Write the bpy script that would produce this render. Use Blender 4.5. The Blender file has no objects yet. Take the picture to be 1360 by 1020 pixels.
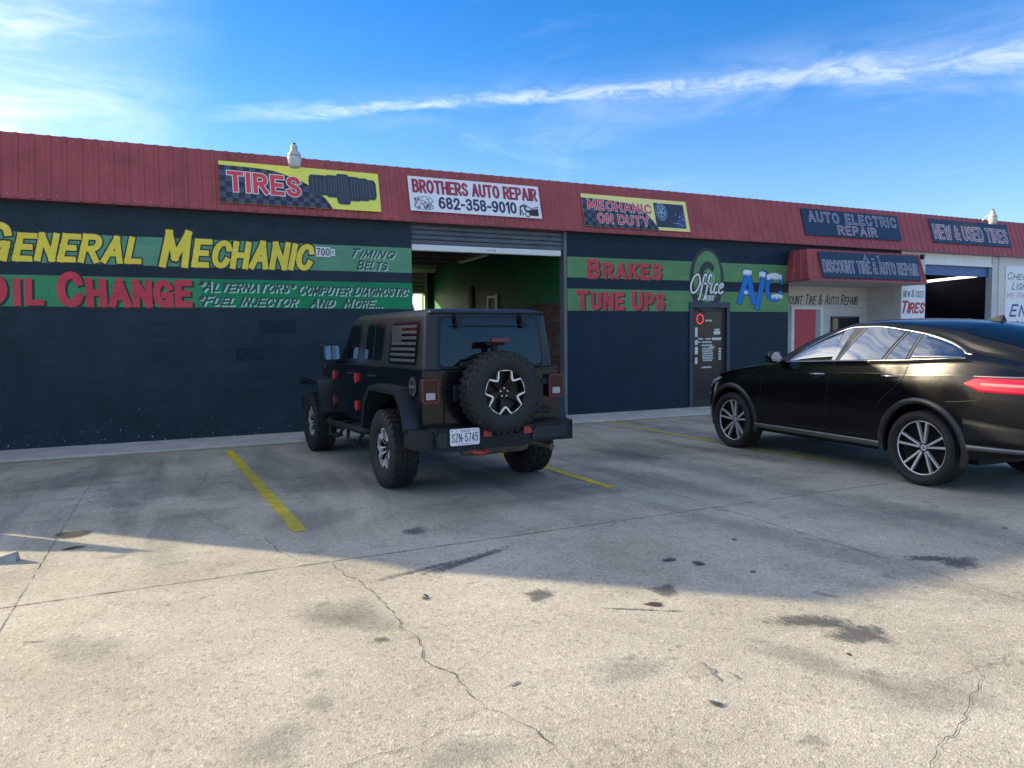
import bpy, bmesh, math, random
from mathutils import Vector, Matrix, Euler
R = math.radians
sc = bpy.context.scene
COL = sc.collection

# ------------------------------------------------------------------ camera
CH, PITCH, ROLL, YAW = 1.5588, R(3.6285), R(-0.6517), R(65.2068)
cam_d = bpy.data.cameras.new('camera'); cam = bpy.data.objects.new('camera', cam_d); COL.objects.link(cam)
fw = Vector((math.cos(YAW)*math.cos(PITCH), math.sin(YAW)*math.cos(PITCH), -math.sin(PITCH)))
rt = Vector((math.sin(YAW), -math.cos(YAW), 0)); up = rt.cross(fw)
rt2 = rt*math.cos(ROLL) + up*math.sin(ROLL); up2 = -rt*math.sin(ROLL) + up*math.cos(ROLL)
mw = Matrix((rt2, up2, -fw)).transposed().to_4x4(); mw.translation = (0, 0, CH)
cam.matrix_world = mw
cam_d.sensor_width = 36.0; cam_d.lens = 970/1360*36.0
cam_d.clip_start = 0.05; cam_d.clip_end = 5000
sc.camera = cam

# ------------------------------------------------------------------ light
SUN_EL, SUN_AZ = R(18.25), R(135.8)          # azimuth counter-clockwise from +X
to_sun = Vector((math.cos(SUN_EL)*math.cos(SUN_AZ), math.cos(SUN_EL)*math.sin(SUN_AZ), math.sin(SUN_EL)))
sun_d = bpy.data.lights.new('sun', 'SUN'); sun_d.energy = 4.0; sun_d.angle = R(0.55); sun_d.color = (1.0, 0.84, 0.565)
sun = bpy.data.objects.new('sun', sun_d); COL.objects.link(sun)
sun.rotation_euler = (-to_sun).to_track_quat('-Z', 'Y').to_euler(); sun.location = to_sun*60

w = bpy.data.worlds.new('World'); sc.world = w; w.use_nodes = True
nt = w.node_tree; nt.nodes.clear()
def wn(t, **k):
    n = nt.nodes.new(t)
    for a, b in k.items(): setattr(n, a, b)
    return n
def wl(a, b): nt.links.new(a, b)
def wmath(op, a, b=None, c=None, clamp=False):
    n = wn('ShaderNodeMath', operation=op, use_clamp=clamp)
    for i, q in enumerate((a, b, c)):
        if q is None: continue
        if isinstance(q, (int, float)): n.inputs[i].default_value = q
        else: wl(q, n.inputs[i])
    return n.outputs[0]
def wdot(vec, d):
    n = wn('ShaderNodeVectorMath', operation='DOT_PRODUCT'); wl(vec, n.inputs[0]); n.inputs[1].default_value = d
    return n.outputs['Value']
def wsmooth(x, lo, hi):
    n = wn('ShaderNodeMapRange', interpolation_type='SMOOTHSTEP'); wl(x, n.inputs[0])
    n.inputs[1].default_value = lo; n.inputs[2].default_value = hi
    return n.outputs[0]
def wnoise(vec, scale, detail=6, rough=0.6, dist=0.0):
    n = wn('ShaderNodeTexNoise'); wl(vec, n.inputs['Vector'])
    n.inputs['Scale'].default_value = scale; n.inputs['Detail'].default_value = detail
    n.inputs['Roughness'].default_value = rough; n.inputs['Distortion'].default_value = dist
    return n.outputs['Fac']
out = wn('ShaderNodeOutputWorld'); bg = wn('ShaderNodeBackground'); wl(bg.outputs[0], out.inputs[0])
bg.inputs['Strength'].default_value = 0.15
sky = wn('ShaderNodeTexSky', sky_type='NISHITA', sun_disc=False, sun_elevation=SUN_EL, sun_rotation=R(90)-SUN_AZ)
sky.air_density = 1.0; sky.dust_density = 0.3; sky.ozone_density = 3.0
tc = wn('ShaderNodeTexCoord'); D3 = tc.outputs['Generated']
hs = wn('ShaderNodeHueSaturation'); wl(sky.outputs[0], hs.inputs['Color'])
hs.inputs['Saturation'].default_value = 1.36
hs.inputs['Value'].default_value = 0.64
# long thin cirrus streak: a band along a great circle, its line bent and frayed by noise
A_, B_ = Vector((0.0259, 0.9625, 0.2702)).normalized(), Vector((0.8224, 0.4878, 0.2928)).normalized()
Nn = A_.cross(B_).normalized()
if Nn.z < 0: Nn = -Nn
T_ = (B_-A_).normalized()
al = wdot(D3, T_)
aA, aB = A_.dot(T_), B_.dot(T_)
st = wn('ShaderNodeMapping'); wl(D3, st.inputs[0])
st.inputs['Rotation'].default_value = (0, 0, -math.atan2(T_.y, T_.x)); st.inputs['Scale'].default_value = (1.0, 1.0, 3.5)
n1 = wnoise(st.outputs[0], 5.0, 8, 0.62, 0.6); n2 = wnoise(st.outputs[0], 17.0, 8, 0.7, 0.8); n0 = wnoise(D3, 2.2, 3, 0.5)
along = wsmooth(al, aA-0.03, aB+0.1)
bow = wmath('MULTIPLY', wmath('SINE', wmath('MULTIPLY', wmath('SUBTRACT', al, aA), math.pi/(aB-aA))), 0.012)
d = wmath('ADD', wdot(D3, Nn), bow)
d = wmath('ADD', d, wmath('MULTIPLY', wmath('SUBTRACT', n1, 0.5), 0.05))
wid = wmath('ADD', 0.014, wmath('MULTIPLY', wsmooth(al, aA+(aB-aA)*0.45, aB+0.2), 0.022))
core = wmath('SUBTRACT', 1.0, wsmooth(wmath('DIVIDE', wmath('ABSOLUTE', d), wid), 0.0, 1.0))
core = wmath('MULTIPLY', core, wsmooth(n2, 0.25, 0.68))
core = wmath('MULTIPLY', core, wsmooth(al, aA-0.06, aA+0.22))
veil = wmath('SUBTRACT', 1.0, wsmooth(wmath('DIVIDE', wmath('ABSOLUTE', d), wmath('MULTIPLY', wid, 3.2)), 0.0, 1.0))
veil = wmath('MULTIPLY', wmath('MULTIPLY', veil, wsmooth(n1, 0.34, 0.72)), 0.16)
veil = wmath('MULTIPLY', veil, wsmooth(al, aA+0.05, aA+0.4))
# high cirrus sheet towards the sun side
C_ = Vector((-0.42, 0.86, 0.30)).normalized()
left = wsmooth(wdot(D3, C_), 0.87, 0.99)
left = wmath('MULTIPLY', left, wmath('ADD', 0.20, wmath('MULTIPLY', wsmooth(n1, 0.38, 0.72), 0.5)))
# faint streaks elsewhere
faint = wmath('MULTIPLY', wsmooth(n1, 0.52, 0.80), wmath('MULTIPLY', wsmooth(n0, 0.45, 0.7), 0.20))
hz = wmath('SUBTRACT', 1.0, wsmooth(wdot(D3, (0, 0, 1)), 0.0, 0.42))
hz = wmath('MULTIPLY', hz, 0.10)
m = wmath('MAXIMUM', wmath('MULTIPLY', core, 0.37), veil); m = wmath('MAXIMUM', m, left); m = wmath('MAXIMUM', m, faint)
# pale haze low down under the sun
sunh = wsmooth(wdot(D3, (math.cos(SUN_AZ), math.sin(SUN_AZ), 0.12)), 0.76, 0.99); low = wmath('SUBTRACT', 1.0, wsmooth(wdot(D3, (0, 0, 1)), 0.40, 0.95))
m = wmath('MAXIMUM', m, wmath('MULTIPLY', wmath('MULTIPLY', sunh, low), 0.85))
m = wmath('ADD', m, hz, clamp=True)
# bright cloud added out of view, overhead and behind, to lift the shade
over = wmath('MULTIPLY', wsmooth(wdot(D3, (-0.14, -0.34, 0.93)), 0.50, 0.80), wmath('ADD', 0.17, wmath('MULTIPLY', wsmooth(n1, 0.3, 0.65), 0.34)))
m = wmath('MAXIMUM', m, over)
high = wmath('MULTIPLY', wsmooth(wdot(D3, (-0.32, 0.65, 0.69)), 0.80, 0.95), wsmooth(wdot(D3, (0, 0, 1)), 0.47, 0.58))  # cloud patch added out of view to whiten the car window reflections
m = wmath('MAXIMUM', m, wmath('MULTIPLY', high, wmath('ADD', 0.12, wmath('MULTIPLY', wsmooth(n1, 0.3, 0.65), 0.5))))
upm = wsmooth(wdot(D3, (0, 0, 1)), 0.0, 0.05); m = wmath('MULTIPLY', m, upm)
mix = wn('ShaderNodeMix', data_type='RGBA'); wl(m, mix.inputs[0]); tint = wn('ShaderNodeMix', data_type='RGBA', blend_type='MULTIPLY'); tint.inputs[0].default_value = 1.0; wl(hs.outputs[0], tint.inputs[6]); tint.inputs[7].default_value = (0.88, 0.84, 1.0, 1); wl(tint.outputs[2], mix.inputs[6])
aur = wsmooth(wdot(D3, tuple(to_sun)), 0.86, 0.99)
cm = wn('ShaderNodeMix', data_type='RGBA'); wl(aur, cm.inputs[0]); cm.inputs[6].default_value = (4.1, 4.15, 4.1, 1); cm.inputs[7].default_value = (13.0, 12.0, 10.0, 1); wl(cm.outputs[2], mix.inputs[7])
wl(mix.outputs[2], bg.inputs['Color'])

sc.view_settings.view_transform = 'Standard'; sc.view_settings.look = 'None'
sc.view_settings.exposure = 1.45; sc.view_settings.gamma = 1.0
sc.cycles.max_bounces = 8

# ------------------------------------------------------------------ measuring helper (photo ray to a point on a real surface of the site)
DW = 12.48                                  # distance of the shop front
def ray(px, py): return fw + rt2*((px-680)/970) - up2*((py-510)/970)
def W(px, py, off=0.0):                     # on the shop front (off metres behind it) -> x, z
    d = ray(px, py); t = (DW+off)/d.y
    return d.x*t, CH+d.z*t
def G(px, py, z=0.0):                       # on the ground -> x, y
    d = ray(px, py); t = (z-CH)/d.z
    return d.x*t, d.y*t

# ------------------------------------------------------------------ materials
MATS = {}
def mat(name, col, rough=0.6, metal=0.0, var=0.0, vscale=3.0, bump=0.0, bscale=40.0, emit=None, spec=0.5, coat=0.0, col2=None, rvar=0.0, detail=6):
    if name in MATS: return MATS[name]
    m = bpy.data.materials.new(name); m.use_nodes = True; MATS[name] = m
    t = m.node_tree; b = t.nodes['Principled BSDF']
    b.inputs['Base Color'].default_value = (*col, 1); b.inputs['Roughness'].default_value = rough; b.inputs['Metallic'].default_value = metal
    b.inputs['Specular IOR Level'].default_value = spec
    if coat: b.inputs['Coat Weight'].default_value = coat; b.inputs['Coat Roughness'].default_value = 0.03
    if emit: b.inputs['Emission Color'].default_value = (*emit[0], 1); b.inputs['Emission Strength'].default_value = emit[1]
    if var or bump or col2 or rvar:
        tcn = t.nodes.new('ShaderNodeTexCoord')
    if var or col2 or rvar:
        n = t.nodes.new('ShaderNodeTexNoise'); n.inputs['Scale'].default_value = vscale; n.inputs['Detail'].default_value = detail; n.inputs['Roughness'].default_value = 0.65
        t.links.new(tcn.outputs['Object'], n.inputs['Vector'])
        if var or col2:
            rp = t.nodes.new('ShaderNodeValToRGB'); e = rp.color_ramp.elements
            e[0].position = 0.3; e[1].position = 0.7
            c2 = col2 or tuple(min(1, c*(1+var)) for c in col); c1 = col if col2 else tuple(c*(1-var) for c in col)
            e[0].color = (*c1, 1); e[1].color = (*c2, 1)
            t.links.new(n.outputs['Fac'], rp.inputs[0]); t.links.new(rp.outputs[0], b.inputs['Base Color'])
        if rvar:
            mr = t.nodes.new('ShaderNodeMapRange'); t.links.new(n.outputs['Fac'], mr.inputs[0]); mr.inputs[1].default_value = 0.3; mr.inputs[2].default_value = 0.7
            mr.inputs[3].default_value = max(0, rough-rvar); mr.inputs[4].default_value = min(1, rough+rvar); t.links.new(mr.outputs[0], b.inputs['Roughness'])
    if bump:
        n2 = t.nodes.new('ShaderNodeTexNoise'); n2.inputs['Scale'].default_value = bscale; n2.inputs['Detail'].default_value = 4
        t.links.new(tcn.outputs['Object'], n2.inputs['Vector'])
        bm_ = t.nodes.new('ShaderNodeBump'); bm_.inputs['Strength'].default_value = bump; bm_.inputs['Distance'].default_value = 0.01
        t.links.new(n2.outputs['Fac'], bm_.inputs['Height']); t.links.new(bm_.outputs[0], b.inputs['Normal'])
    return m

def block_mat(name, col, axis='x', bw=0.405, bh=0.203, mortar=0.007, var=0.18, rough=0.55, chips=0.0, chipcol=(0.55, 0.55, 0.52), bumpd=0.004, mcol=None, brickvar=None, patches=0.0):
    """painted masonry: courses as bump, uneven paint, optional chips near the ground"""
    m = bpy.data.materials.new(name); m.use_nodes = True; t = m.node_tree; b = t.nodes['Principled BSDF']
    N = t.nodes.new; L = t.links.new
    tcn = N('ShaderNodeTexCoord'); sep = N('ShaderNodeSeparateXYZ'); L(tcn.outputs['Object'], sep.inputs[0])
    cmb = N('ShaderNodeCombineXYZ'); L(sep.outputs['X' if axis == 'x' else 'Y'], cmb.inputs[0]); L(sep.outputs['Z'], cmb.inputs[1])
    br = N('ShaderNodeTexBrick'); L(cmb.outputs[0], br.inputs['Vector']); br.inputs['Scale'].default_value = 1.0
    br.inputs['Brick Width'].default_value = bw; br.inputs['Row Height'].default_value = bh; br.inputs['Mortar Size'].default_value = mortar
    br.inputs['Mortar Smooth'].default_value = 0.6
    bv = brickvar or (0.97, 1.03)
    br.inputs['Color1'].default_value = (*[c*bv[0] for c in col], 1); br.inputs['Color2'].default_value = (*[c*bv[1] for c in col], 1)
    br.inputs['Mortar'].default_value = (*(mcol or [c*0.88 for c in col]), 1)
    n = N('ShaderNodeTexNoise'); L(tcn.outputs['Object'], n.inputs['Vector']); n.inputs['Scale'].default_value = 1.1; n.inputs['Detail'].default_value = 8; n.inputs['Roughness'].default_value = 0.7
    mr = N('ShaderNodeMapRange'); L(n.outputs['Fac'], mr.inputs[0]); mr.inputs[1].default_value = 0.3; mr.inputs[2].default_value = 0.7; mr.inputs[3].default_value = 1-var; mr.inputs[4].default_value = 1+var
    mx = N('ShaderNodeMix'); mx.data_type = 'RGBA'; mx.blend_type = 'MULTIPLY'; mx.inputs[0].default_value = 1
    L(br.outputs['Color'], mx.inputs[6]); L(mr.outputs[0], mx.inputs[7]); colout = mx.outputs[2]
    # horizontal rubbed streaks along the bed joints
    mp = N('ShaderNodeMapping'); L(tcn.outputs['Object'], mp.inputs[0]); mp.inputs['Scale'].default_value = (1.2, 1.2, 26)
    n3 = N('ShaderNodeTexNoise'); L(mp.outputs[0], n3.inputs['Vector']); n3.inputs['Scale'].default_value = 1.6; n3.inputs['Detail'].default_value = 5
    m3 = N('ShaderNodeMapRange'); L(n3.outputs['Fac'], m3.inputs[0]); m3.inputs[1].default_value = 0.54; m3.inputs[2].default_value = 0.78; m3.inputs[4].default_value = 0.24
    mx3 = N('ShaderNodeMix'); mx3.data_type = 'RGBA'; L(m3.outputs[0], mx3.inputs[0]); L(colout, mx3.inputs[6]); mx3.inputs[7].default_value = (*[min(1, c*2.2+0.02) for c in col], 1); colout = mx3.outputs[2]
    if patches:                             # rolled touch-ups in a slightly different paint
        vo = N('ShaderNodeTexVoronoi'); L(cmb.outputs[0], vo.inputs['Vector']); vo.inputs['Scale'].default_value = 0.9; vo.distance = 'CHEBYCHEV'
        mpv = N('ShaderNodeMapRange'); L(vo.outputs['Distance'], mpv.inputs[0]); mpv.inputs[1].default_value = 0.20; mpv.inputs[2].default_value = 0.17; mpv.inputs[4].default_value = patches
        mx4 = N('ShaderNodeMix'); mx4.data_type = 'RGBA'; L(mpv.outputs[0], mx4.inputs[0]); L(colout, mx4.inputs[6]); mx4.inputs[7].default_value = (*[c*0.55 for c in col], 1); colout = mx4.outputs[2]
    if chips:
        vc = N('ShaderNodeTexNoise'); L(tcn.outputs['Object'], vc.inputs['Vector']); vc.inputs['Scale'].default_value = 16; vc.inputs['Detail'].default_value = 3; vc.inputs['Roughness'].default_value = 0.8
        lo = N('ShaderNodeMapRange'); L(sep.outputs['Z'], lo.inputs[0]); lo.inputs[1].default_value = 0.0; lo.inputs[2].default_value = 1.3; lo.inputs[3].default_value = chips; lo.inputs[4].default_value = 0.0
        ad = N('ShaderNodeMath'); ad.operation = 'ADD'; L(vc.outputs['Fac'], ad.inputs[0]); L(lo.outputs[0], ad.inputs[1])
        st = N('ShaderNodeMapRange'); L(ad.outputs[0], st.inputs[0]); st.inputs[1].default_value = 0.79; st.inputs[2].default_value = 0.805
        mx5 = N('ShaderNodeMix'); mx5.data_type = 'RGBA'; L(st.outputs[0], mx5.inputs[0]); L(colout, mx5.inputs[6]); mx5.inputs[7].default_value = (*chipcol, 1); colout = mx5.outputs[2]
    L(colout, b.inputs['Base Color']); b.inputs['Roughness'].default_value = rough; b.inputs['Specular IOR Level'].default_value = 0.22
    nb = N('ShaderNodeTexNoise'); L(tcn.outputs['Object'], nb.inputs['Vector']); nb.inputs['Scale'].default_value = 70; nb.inputs['Detail'].default_value = 3
    h = N('ShaderNodeMath'); h.operation = 'MULTIPLY_ADD'; L(nb.outputs['Fac'], h.inputs[0]); h.inputs[1].default_value = 0.35
    inv = N('ShaderNodeMath'); inv.operation = 'SUBTRACT'; inv.inputs[0].default_value = 1; L(br.outputs['Fac'], inv.inputs[1]); L(inv.outputs[0], h.inputs[2])
    bu = N('ShaderNodeBump'); bu.inputs['Strength'].default_value = 0.32; bu.inputs['Distance'].default_value = bumpd; L(h.outputs[0], bu.inputs['Height']); L(bu.outputs[0], b.inputs['Normal'])
    MATS[name] = m
    return m

# ------------------------------------------------------------------ mesh helper
class MB:
    def __init__(s): s.v = []; s.f = []; s.m = []; s.cur = 0; s.sm = []
    def add(s, vs, fs, smooth=False, T=None):
        o = len(s.v)
        for p in vs:
            p = Vector(p); s.v.append(T @ p if T else p)
        for f in fs: s.f.append([i+o for i in f]); s.m.append(s.cur); s.sm.append(smooth)
        return s
    def box(s, x0, x1, y0, y1, z0, z1, T=None):
        return s.add([(x0,y0,z0),(x1,y0,z0),(x1,y1,z0),(x0,y1,z0),(x0,y0,z1),(x1,y0,z1),(x1,y1,z1),(x0,y1,z1)],
              [(0,3,2,1),(4,5,6,7),(0,1,5,4),(1,2,6,5),(2,3,7,6),(3,0,4,7)], T=T)
    def prism(s, pts, axis, a, b, T=None, caps=True, smooth=False):
        """polygon pts (2D) swept along axis from a to b"""
        def P(u, v, w): return (w,u,v) if axis == 'x' else ((u,w,v) if axis == 'y' else (u,v,w))
        n = len(pts); vs = [P(u,v,a) for u,v in pts]+[P(u,v,b) for u,v in pts]
        fs = [(i,(i+1)%n,n+(i+1)%n,n+i) for i in range(n)]
        s.add(vs, fs, smooth, T)
        if caps: s.add(vs, [tuple(range(n))[::-1], tuple(range(n, 2*n))], False, T)
        return s
    def poly(s, pts, T=None): return s.add(pts, [tuple(range(len(pts)))], T=T)
    def cyl(s, c, ax, r, h0, h1, n=24, r2=None, T=None, caps=True, smooth=True):
        c = Vector(c); ax = Vector(ax).normalized(); u = ax.orthogonal().normalized(); v = ax.cross(u); r2 = r if r2 is None else r2
        vs = [c+ax*h0+(u*math.cos(t)+v*math.sin(t))*r for t in [2*math.pi*i/n for i in range(n)]]
        vs += [c+ax*h1+(u*math.cos(t)+v*math.sin(t))*r2 for t in [2*math.pi*i/n for i in range(n)]]
        s.add(vs, [(i,(i+1)%n,n+(i+1)%n,n+i) for i in range(n)], smooth, T)
        if caps: s.add(vs, [tuple(range(n))[::-1], tuple(range(n, 2*n))], False, T)
        return s
    def lathe(s, prof, c=(0,0,0), ax=(0,0,1), n=32, T=None, smooth=True):
        """prof: (radius, height along axis)"""
        c = Vector(c); ax = Vector(ax).normalized(); u = ax.orthogonal().normalized(); v = ax.cross(u)
        vs = []
        for r, h in prof:
            for i in range(n):
                t = 2*math.pi*i/n; vs.append(c+ax*h+(u*math.cos(t)+v*math.sin(t))*r)
        fs = [(k*n+i, k*n+(i+1)%n, (k+1)*n+(i+1)%n, (k+1)*n+i) for k in range(len(prof)-1) for i in range(n)]
        return s.add(vs, fs, smooth, T)
    def tube(s, path, r, n=10, T=None, closed=False, rad=None):
        P = [Vector(p) for p in path]; vs = []; k = len(P)
        prev = None
        for i, p in enumerate(P):
            a = P[i-1] if (i or closed) else p; b = P[(i+1) % k] if (i < k-1 or closed) else p
            t = (b-a).normalized()
            if prev is None: u = t.orthogonal().normalized()
            else: u = (prev - t*prev.dot(t)).normalized()
            prev = u; w_ = t.cross(u); rr = rad[i] if rad else r
            for j in range(n):
                q = 2*math.pi*j/n; vs.append(p+(u*math.cos(q)+w_*math.sin(q))*rr)
        fs = [(i*n+j, i*n+(j+1)%n, ((i+1)%k)*n+(j+1)%n, ((i+1)%k)*n+j) for i in range(k if closed else k-1) for j in range(n)]
        s.add(vs, fs, True, T)
        if not closed: s.add(vs, [tuple(range(n))[::-1], tuple(range((k-1)*n, k*n))], False, T)
        return s
    def grid(s, rows, smooth=True, cu=False, cv=False, T=None):
        nu, nv = len(rows), len(rows[0]); vs = [p for r in rows for p in r]
        fs = [(i*nv+j, i*nv+(j+1)%nv, ((i+1)%nu)*nv+(j+1)%nv, ((i+1)%nu)*nv+j) for i in range(nu if cu else nu-1) for j in range(nv if cv else nv-1)]
        return s.add(vs, fs, smooth, T)
    def mesh(s, name, mats):
        me = bpy.data.meshes.new(name); me.from_pydata([tuple(p) for p in s.v], [], s.f)
        for m_ in (mats if isinstance(mats, (list, tuple)) else [mats]): me.materials.append(m_)
        me.polygons.foreach_set('material_index', s.m); me.polygons.foreach_set('use_smooth', s.sm); me.update()
        return me
    def build(s, name, mats, parent=None, bevel=0.0, seg=2, weld=False, fixn=True, loc=None, rot=None, sub=0, angle=35):
        me = s.mesh(name, mats)
        if weld or fixn:
            bm = bmesh.new(); bm.from_mesh(me)
            if weld: bmesh.ops.remove_doubles(bm, verts=bm.verts, dist=1e-4)
            if fixn: bmesh.ops.recalc_face_normals(bm, faces=bm.faces)
            bm.to_mesh(me); bm.free()
        o = bpy.data.objects.new(name, me); COL.objects.link(o)
        if parent: o.parent = parent
        if loc: o.location = loc
        if rot: o.rotation_euler = rot
        if bevel:
            b = o.modifiers.new('bevel', 'BEVEL'); b.width = bevel; b.segments = seg; b.limit_method = 'ANGLE'; b.angle_limit = R(angle); b.harden_normals = False
        if sub:
            q = o.modifiers.new('sub', 'SUBSURF'); q.levels = sub; q.render_levels = sub
        return o

def tag(o, label=None, cat=None, group=None, kind=None):
    if label: o['label'] = label
    if cat: o['category'] = cat
    if group: o['group'] = group
    if kind: o['kind'] = kind
    return o
def thing(name, label, cat, loc=(0,0,0), rot=(0,0,0), group=None):
    o = bpy.data.objects.new(name, None); COL.objects.link(o); o.location = loc; o.rotation_euler = rot
    o.empty_display_size = 0.2
    return tag(o, label, cat, group)
def kids(o): return [c for c in bpy.data.objects if c.parent == o]
def copy_tree(o, parent=None):
    c = o.copy(); COL.objects.link(c); c.parent = parent
    for ch in kids(o): copy_tree(ch, c)
    return c

# ------------------------------------------------------------------ lettering: brush strokes on a unit cap height
def _el(w_, z0=0.0, z1=1.0, a0=90, a1=450, n=16): return [(w_/2+w_/2*math.cos(R(a0+(a1-a0)*i/n)), (z0+z1)/2+(z1-z0)/2*math.sin(R(a0+(a1-a0)*i/n))) for i in range(n+1)]
STEM = [(0,0),(0,1)]
FONT = {
 'A': [[(0,0),(0.31,1)], [(0.62,0),(0.31,1)], [(0.14,0.32),(0.48,0.32)]], 'B': [STEM, [(0,1),(0.30,1),(0.44,0.94),(0.49,0.78),(0.44,0.62),(0.30,0.54),(0,0.54)], [(0.28,0.54),(0.46,0.47),(0.54,0.28),(0.47,0.08),(0.30,0),(0,0)]],
 'C': [[(0.58,0.76),(0.50,0.93),(0.33,1),(0.13,0.91),(0.02,0.68),(0,0.5),(0.02,0.32),(0.13,0.09),(0.33,0),(0.50,0.07),(0.58,0.24)]], 'D': [STEM, [(0,1),(0.26,1),(0.46,0.90),(0.57,0.68),(0.59,0.5),(0.57,0.32),(0.46,0.10),(0.26,0),(0,0)]],
 'E': [STEM, [(0,1),(0.48,1)], [(0,0.51),(0.40,0.51)], [(0,0),(0.48,0)]], 'F': [STEM, [(0,1),(0.48,1)], [(0,0.50),(0.40,0.50)]],
 'G': [[(0.58,0.78),(0.50,0.93),(0.33,1),(0.13,0.91),(0.02,0.68),(0,0.5),(0.02,0.32),(0.13,0.09),(0.33,0),(0.50,0.06),(0.58,0.20)], [(0.60,0.0),(0.60,0.42)], [(0.36,0.42),(0.60,0.42)]],
 'H': [STEM, [(0.54,0),(0.54,1)], [(0,0.5),(0.54,0.5)]], 'I': [STEM], 'J': [[(0.40,1),(0.40,0.28),(0.33,0.08),(0.20,0),(0.07,0.07),(0,0.24)]], 'K': [STEM, [(0.50,1),(0.02,0.42)], [(0.17,0.58),(0.54,0)]],
 'L': [STEM, [(0,0),(0.46,0)]], 'M': [[(0,0),(0.05,1)], [(0.05,1),(0.36,0.22)], [(0.36,0.22),(0.67,1)], [(0.72,0),(0.67,1)]], 'N': [STEM, [(0,1),(0.54,0)], [(0.54,0),(0.54,1)]], 'O': [_el(0.62)],
 'P': [STEM, [(0,1),(0.30,1),(0.46,0.93),(0.52,0.74),(0.46,0.55),(0.30,0.47),(0,0.47)]], 'Q': [_el(0.62), [(0.38,0.25),(0.62,-0.05)]], 'R': [STEM, [(0,1),(0.30,1),(0.46,0.93),(0.52,0.75),(0.46,0.57),(0.30,0.49),(0,0.49)], [(0.26,0.47),(0.54,0)]],
 'S': [[(0.50,0.80),(0.42,0.95),(0.26,1),(0.09,0.94),(0.02,0.77),(0.09,0.61),(0.27,0.51),(0.44,0.41),(0.52,0.25),(0.44,0.06),(0.26,0),(0.09,0.05),(0,0.20)]], 'T': [[(0,1),(0.58,1)], [(0.29,1),(0.29,0)]],
 'U': [[(0,1),(0,0.28),(0.08,0.08),(0.27,0),(0.46,0.08),(0.54,0.28),(0.54,1)]], 'V': [[(0,1),(0.30,0)], [(0.60,1),(0.30,0)]], 'W': [[(0,1),(0.20,0)], [(0.20,0),(0.41,0.85)], [(0.41,0.85),(0.62,0)], [(0.82,1),(0.62,0)]],
 'X': [[(0,0),(0.56,1)], [(0,1),(0.56,0)]], 'Y': [[(0,1),(0.29,0.48)], [(0.58,1),(0.29,0.48)], [(0.29,0.48),(0.29,0)]], 'Z': [[(0,1),(0.52,1)], [(0.52,1),(0,0)], [(0,0),(0.52,0)]],
 '0': [_el(0.50)], '1': [[(0.20,0),(0.20,1)], [(0.20,1),(0,0.82)]], '2': [[(0.02,0.76),(0.10,0.94),(0.26,1),(0.42,0.93),(0.48,0.75),(0.42,0.55),(0.22,0.28),(0,0)], [(0,0),(0.50,0)]],
 '3': [[(0.02,0.84),(0.12,0.97),(0.26,1),(0.42,0.93),(0.46,0.76),(0.40,0.59),(0.20,0.53)], [(0.24,0.53),(0.42,0.46),(0.49,0.28),(0.42,0.07),(0.24,0),(0.09,0.04),(0,0.18)]],
 '4': [[(0.38,0),(0.38,1)], [(0.38,1),(0,0.30)], [(0,0.30),(0.52,0.30)]], '5': [[(0.44,1),(0.07,1)], [(0.07,1),(0.04,0.53)], [(0.04,0.55),(0.20,0.62),(0.38,0.57),(0.48,0.40),(0.48,0.24),(0.40,0.07),(0.22,0),(0.08,0.04),(0,0.16)]],
 '6': [[(0.44,0.92),(0.30,1),(0.12,0.90),(0.02,0.62),(0.01,0.34)], _el(0.50, 0.0, 0.60)], '7': [[(0,1),(0.48,1)], [(0.48,1),(0.16,0)]], '8': [_el(0.44, 0.53, 1.0), _el(0.48, 0.0, 0.53)], '9': [[(0.06,0.08),(0.20,0),(0.38,0.10),(0.48,0.38),(0.49,0.66)], _el(0.50, 0.40, 1.0)],
 '&': [[(0.62,0),(0.14,0.66),(0.12,0.84),(0.25,1),(0.39,0.86),(0.34,0.68),(0.06,0.40),(0,0.20),(0.14,0.02),(0.34,0.05),(0.50,0.22),(0.58,0.42)]], '*': [[(0.0,0.72),(0.28,0.94)], [(0.0,0.94),(0.28,0.72)], [(0.14,0.66),(0.14,1.0)]],
 '-': [[(0,0.42),(0.24,0.42)]], '/': [[(0,-0.08),(0.34,1.05)]], '.': [[(0,0.0),(0.05,0.0)]]}
CURVY = set('BCDGJOPQRSU023568&9')
def smooth(pts):
    if len(pts) < 4: return [Vector((p[0], p[1])) for p in pts]
    o = []
    for i in range(len(pts)-1):
        p0, p1, p2, p3 = (Vector(pts[max(0, i-1)]), Vector(pts[i]), Vector(pts[i+1]), Vector(pts[min(len(pts)-1, i+2)]))
        for t in (0, 0.5): o.append(0.5*((2*p1)+(p2-p0)*t+(2*p0-5*p1+4*p2-p3)*t*t+(3*p1-p0-3*p2+p3)*t**3))
    o.append(Vector(pts[-1])); return o
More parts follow.
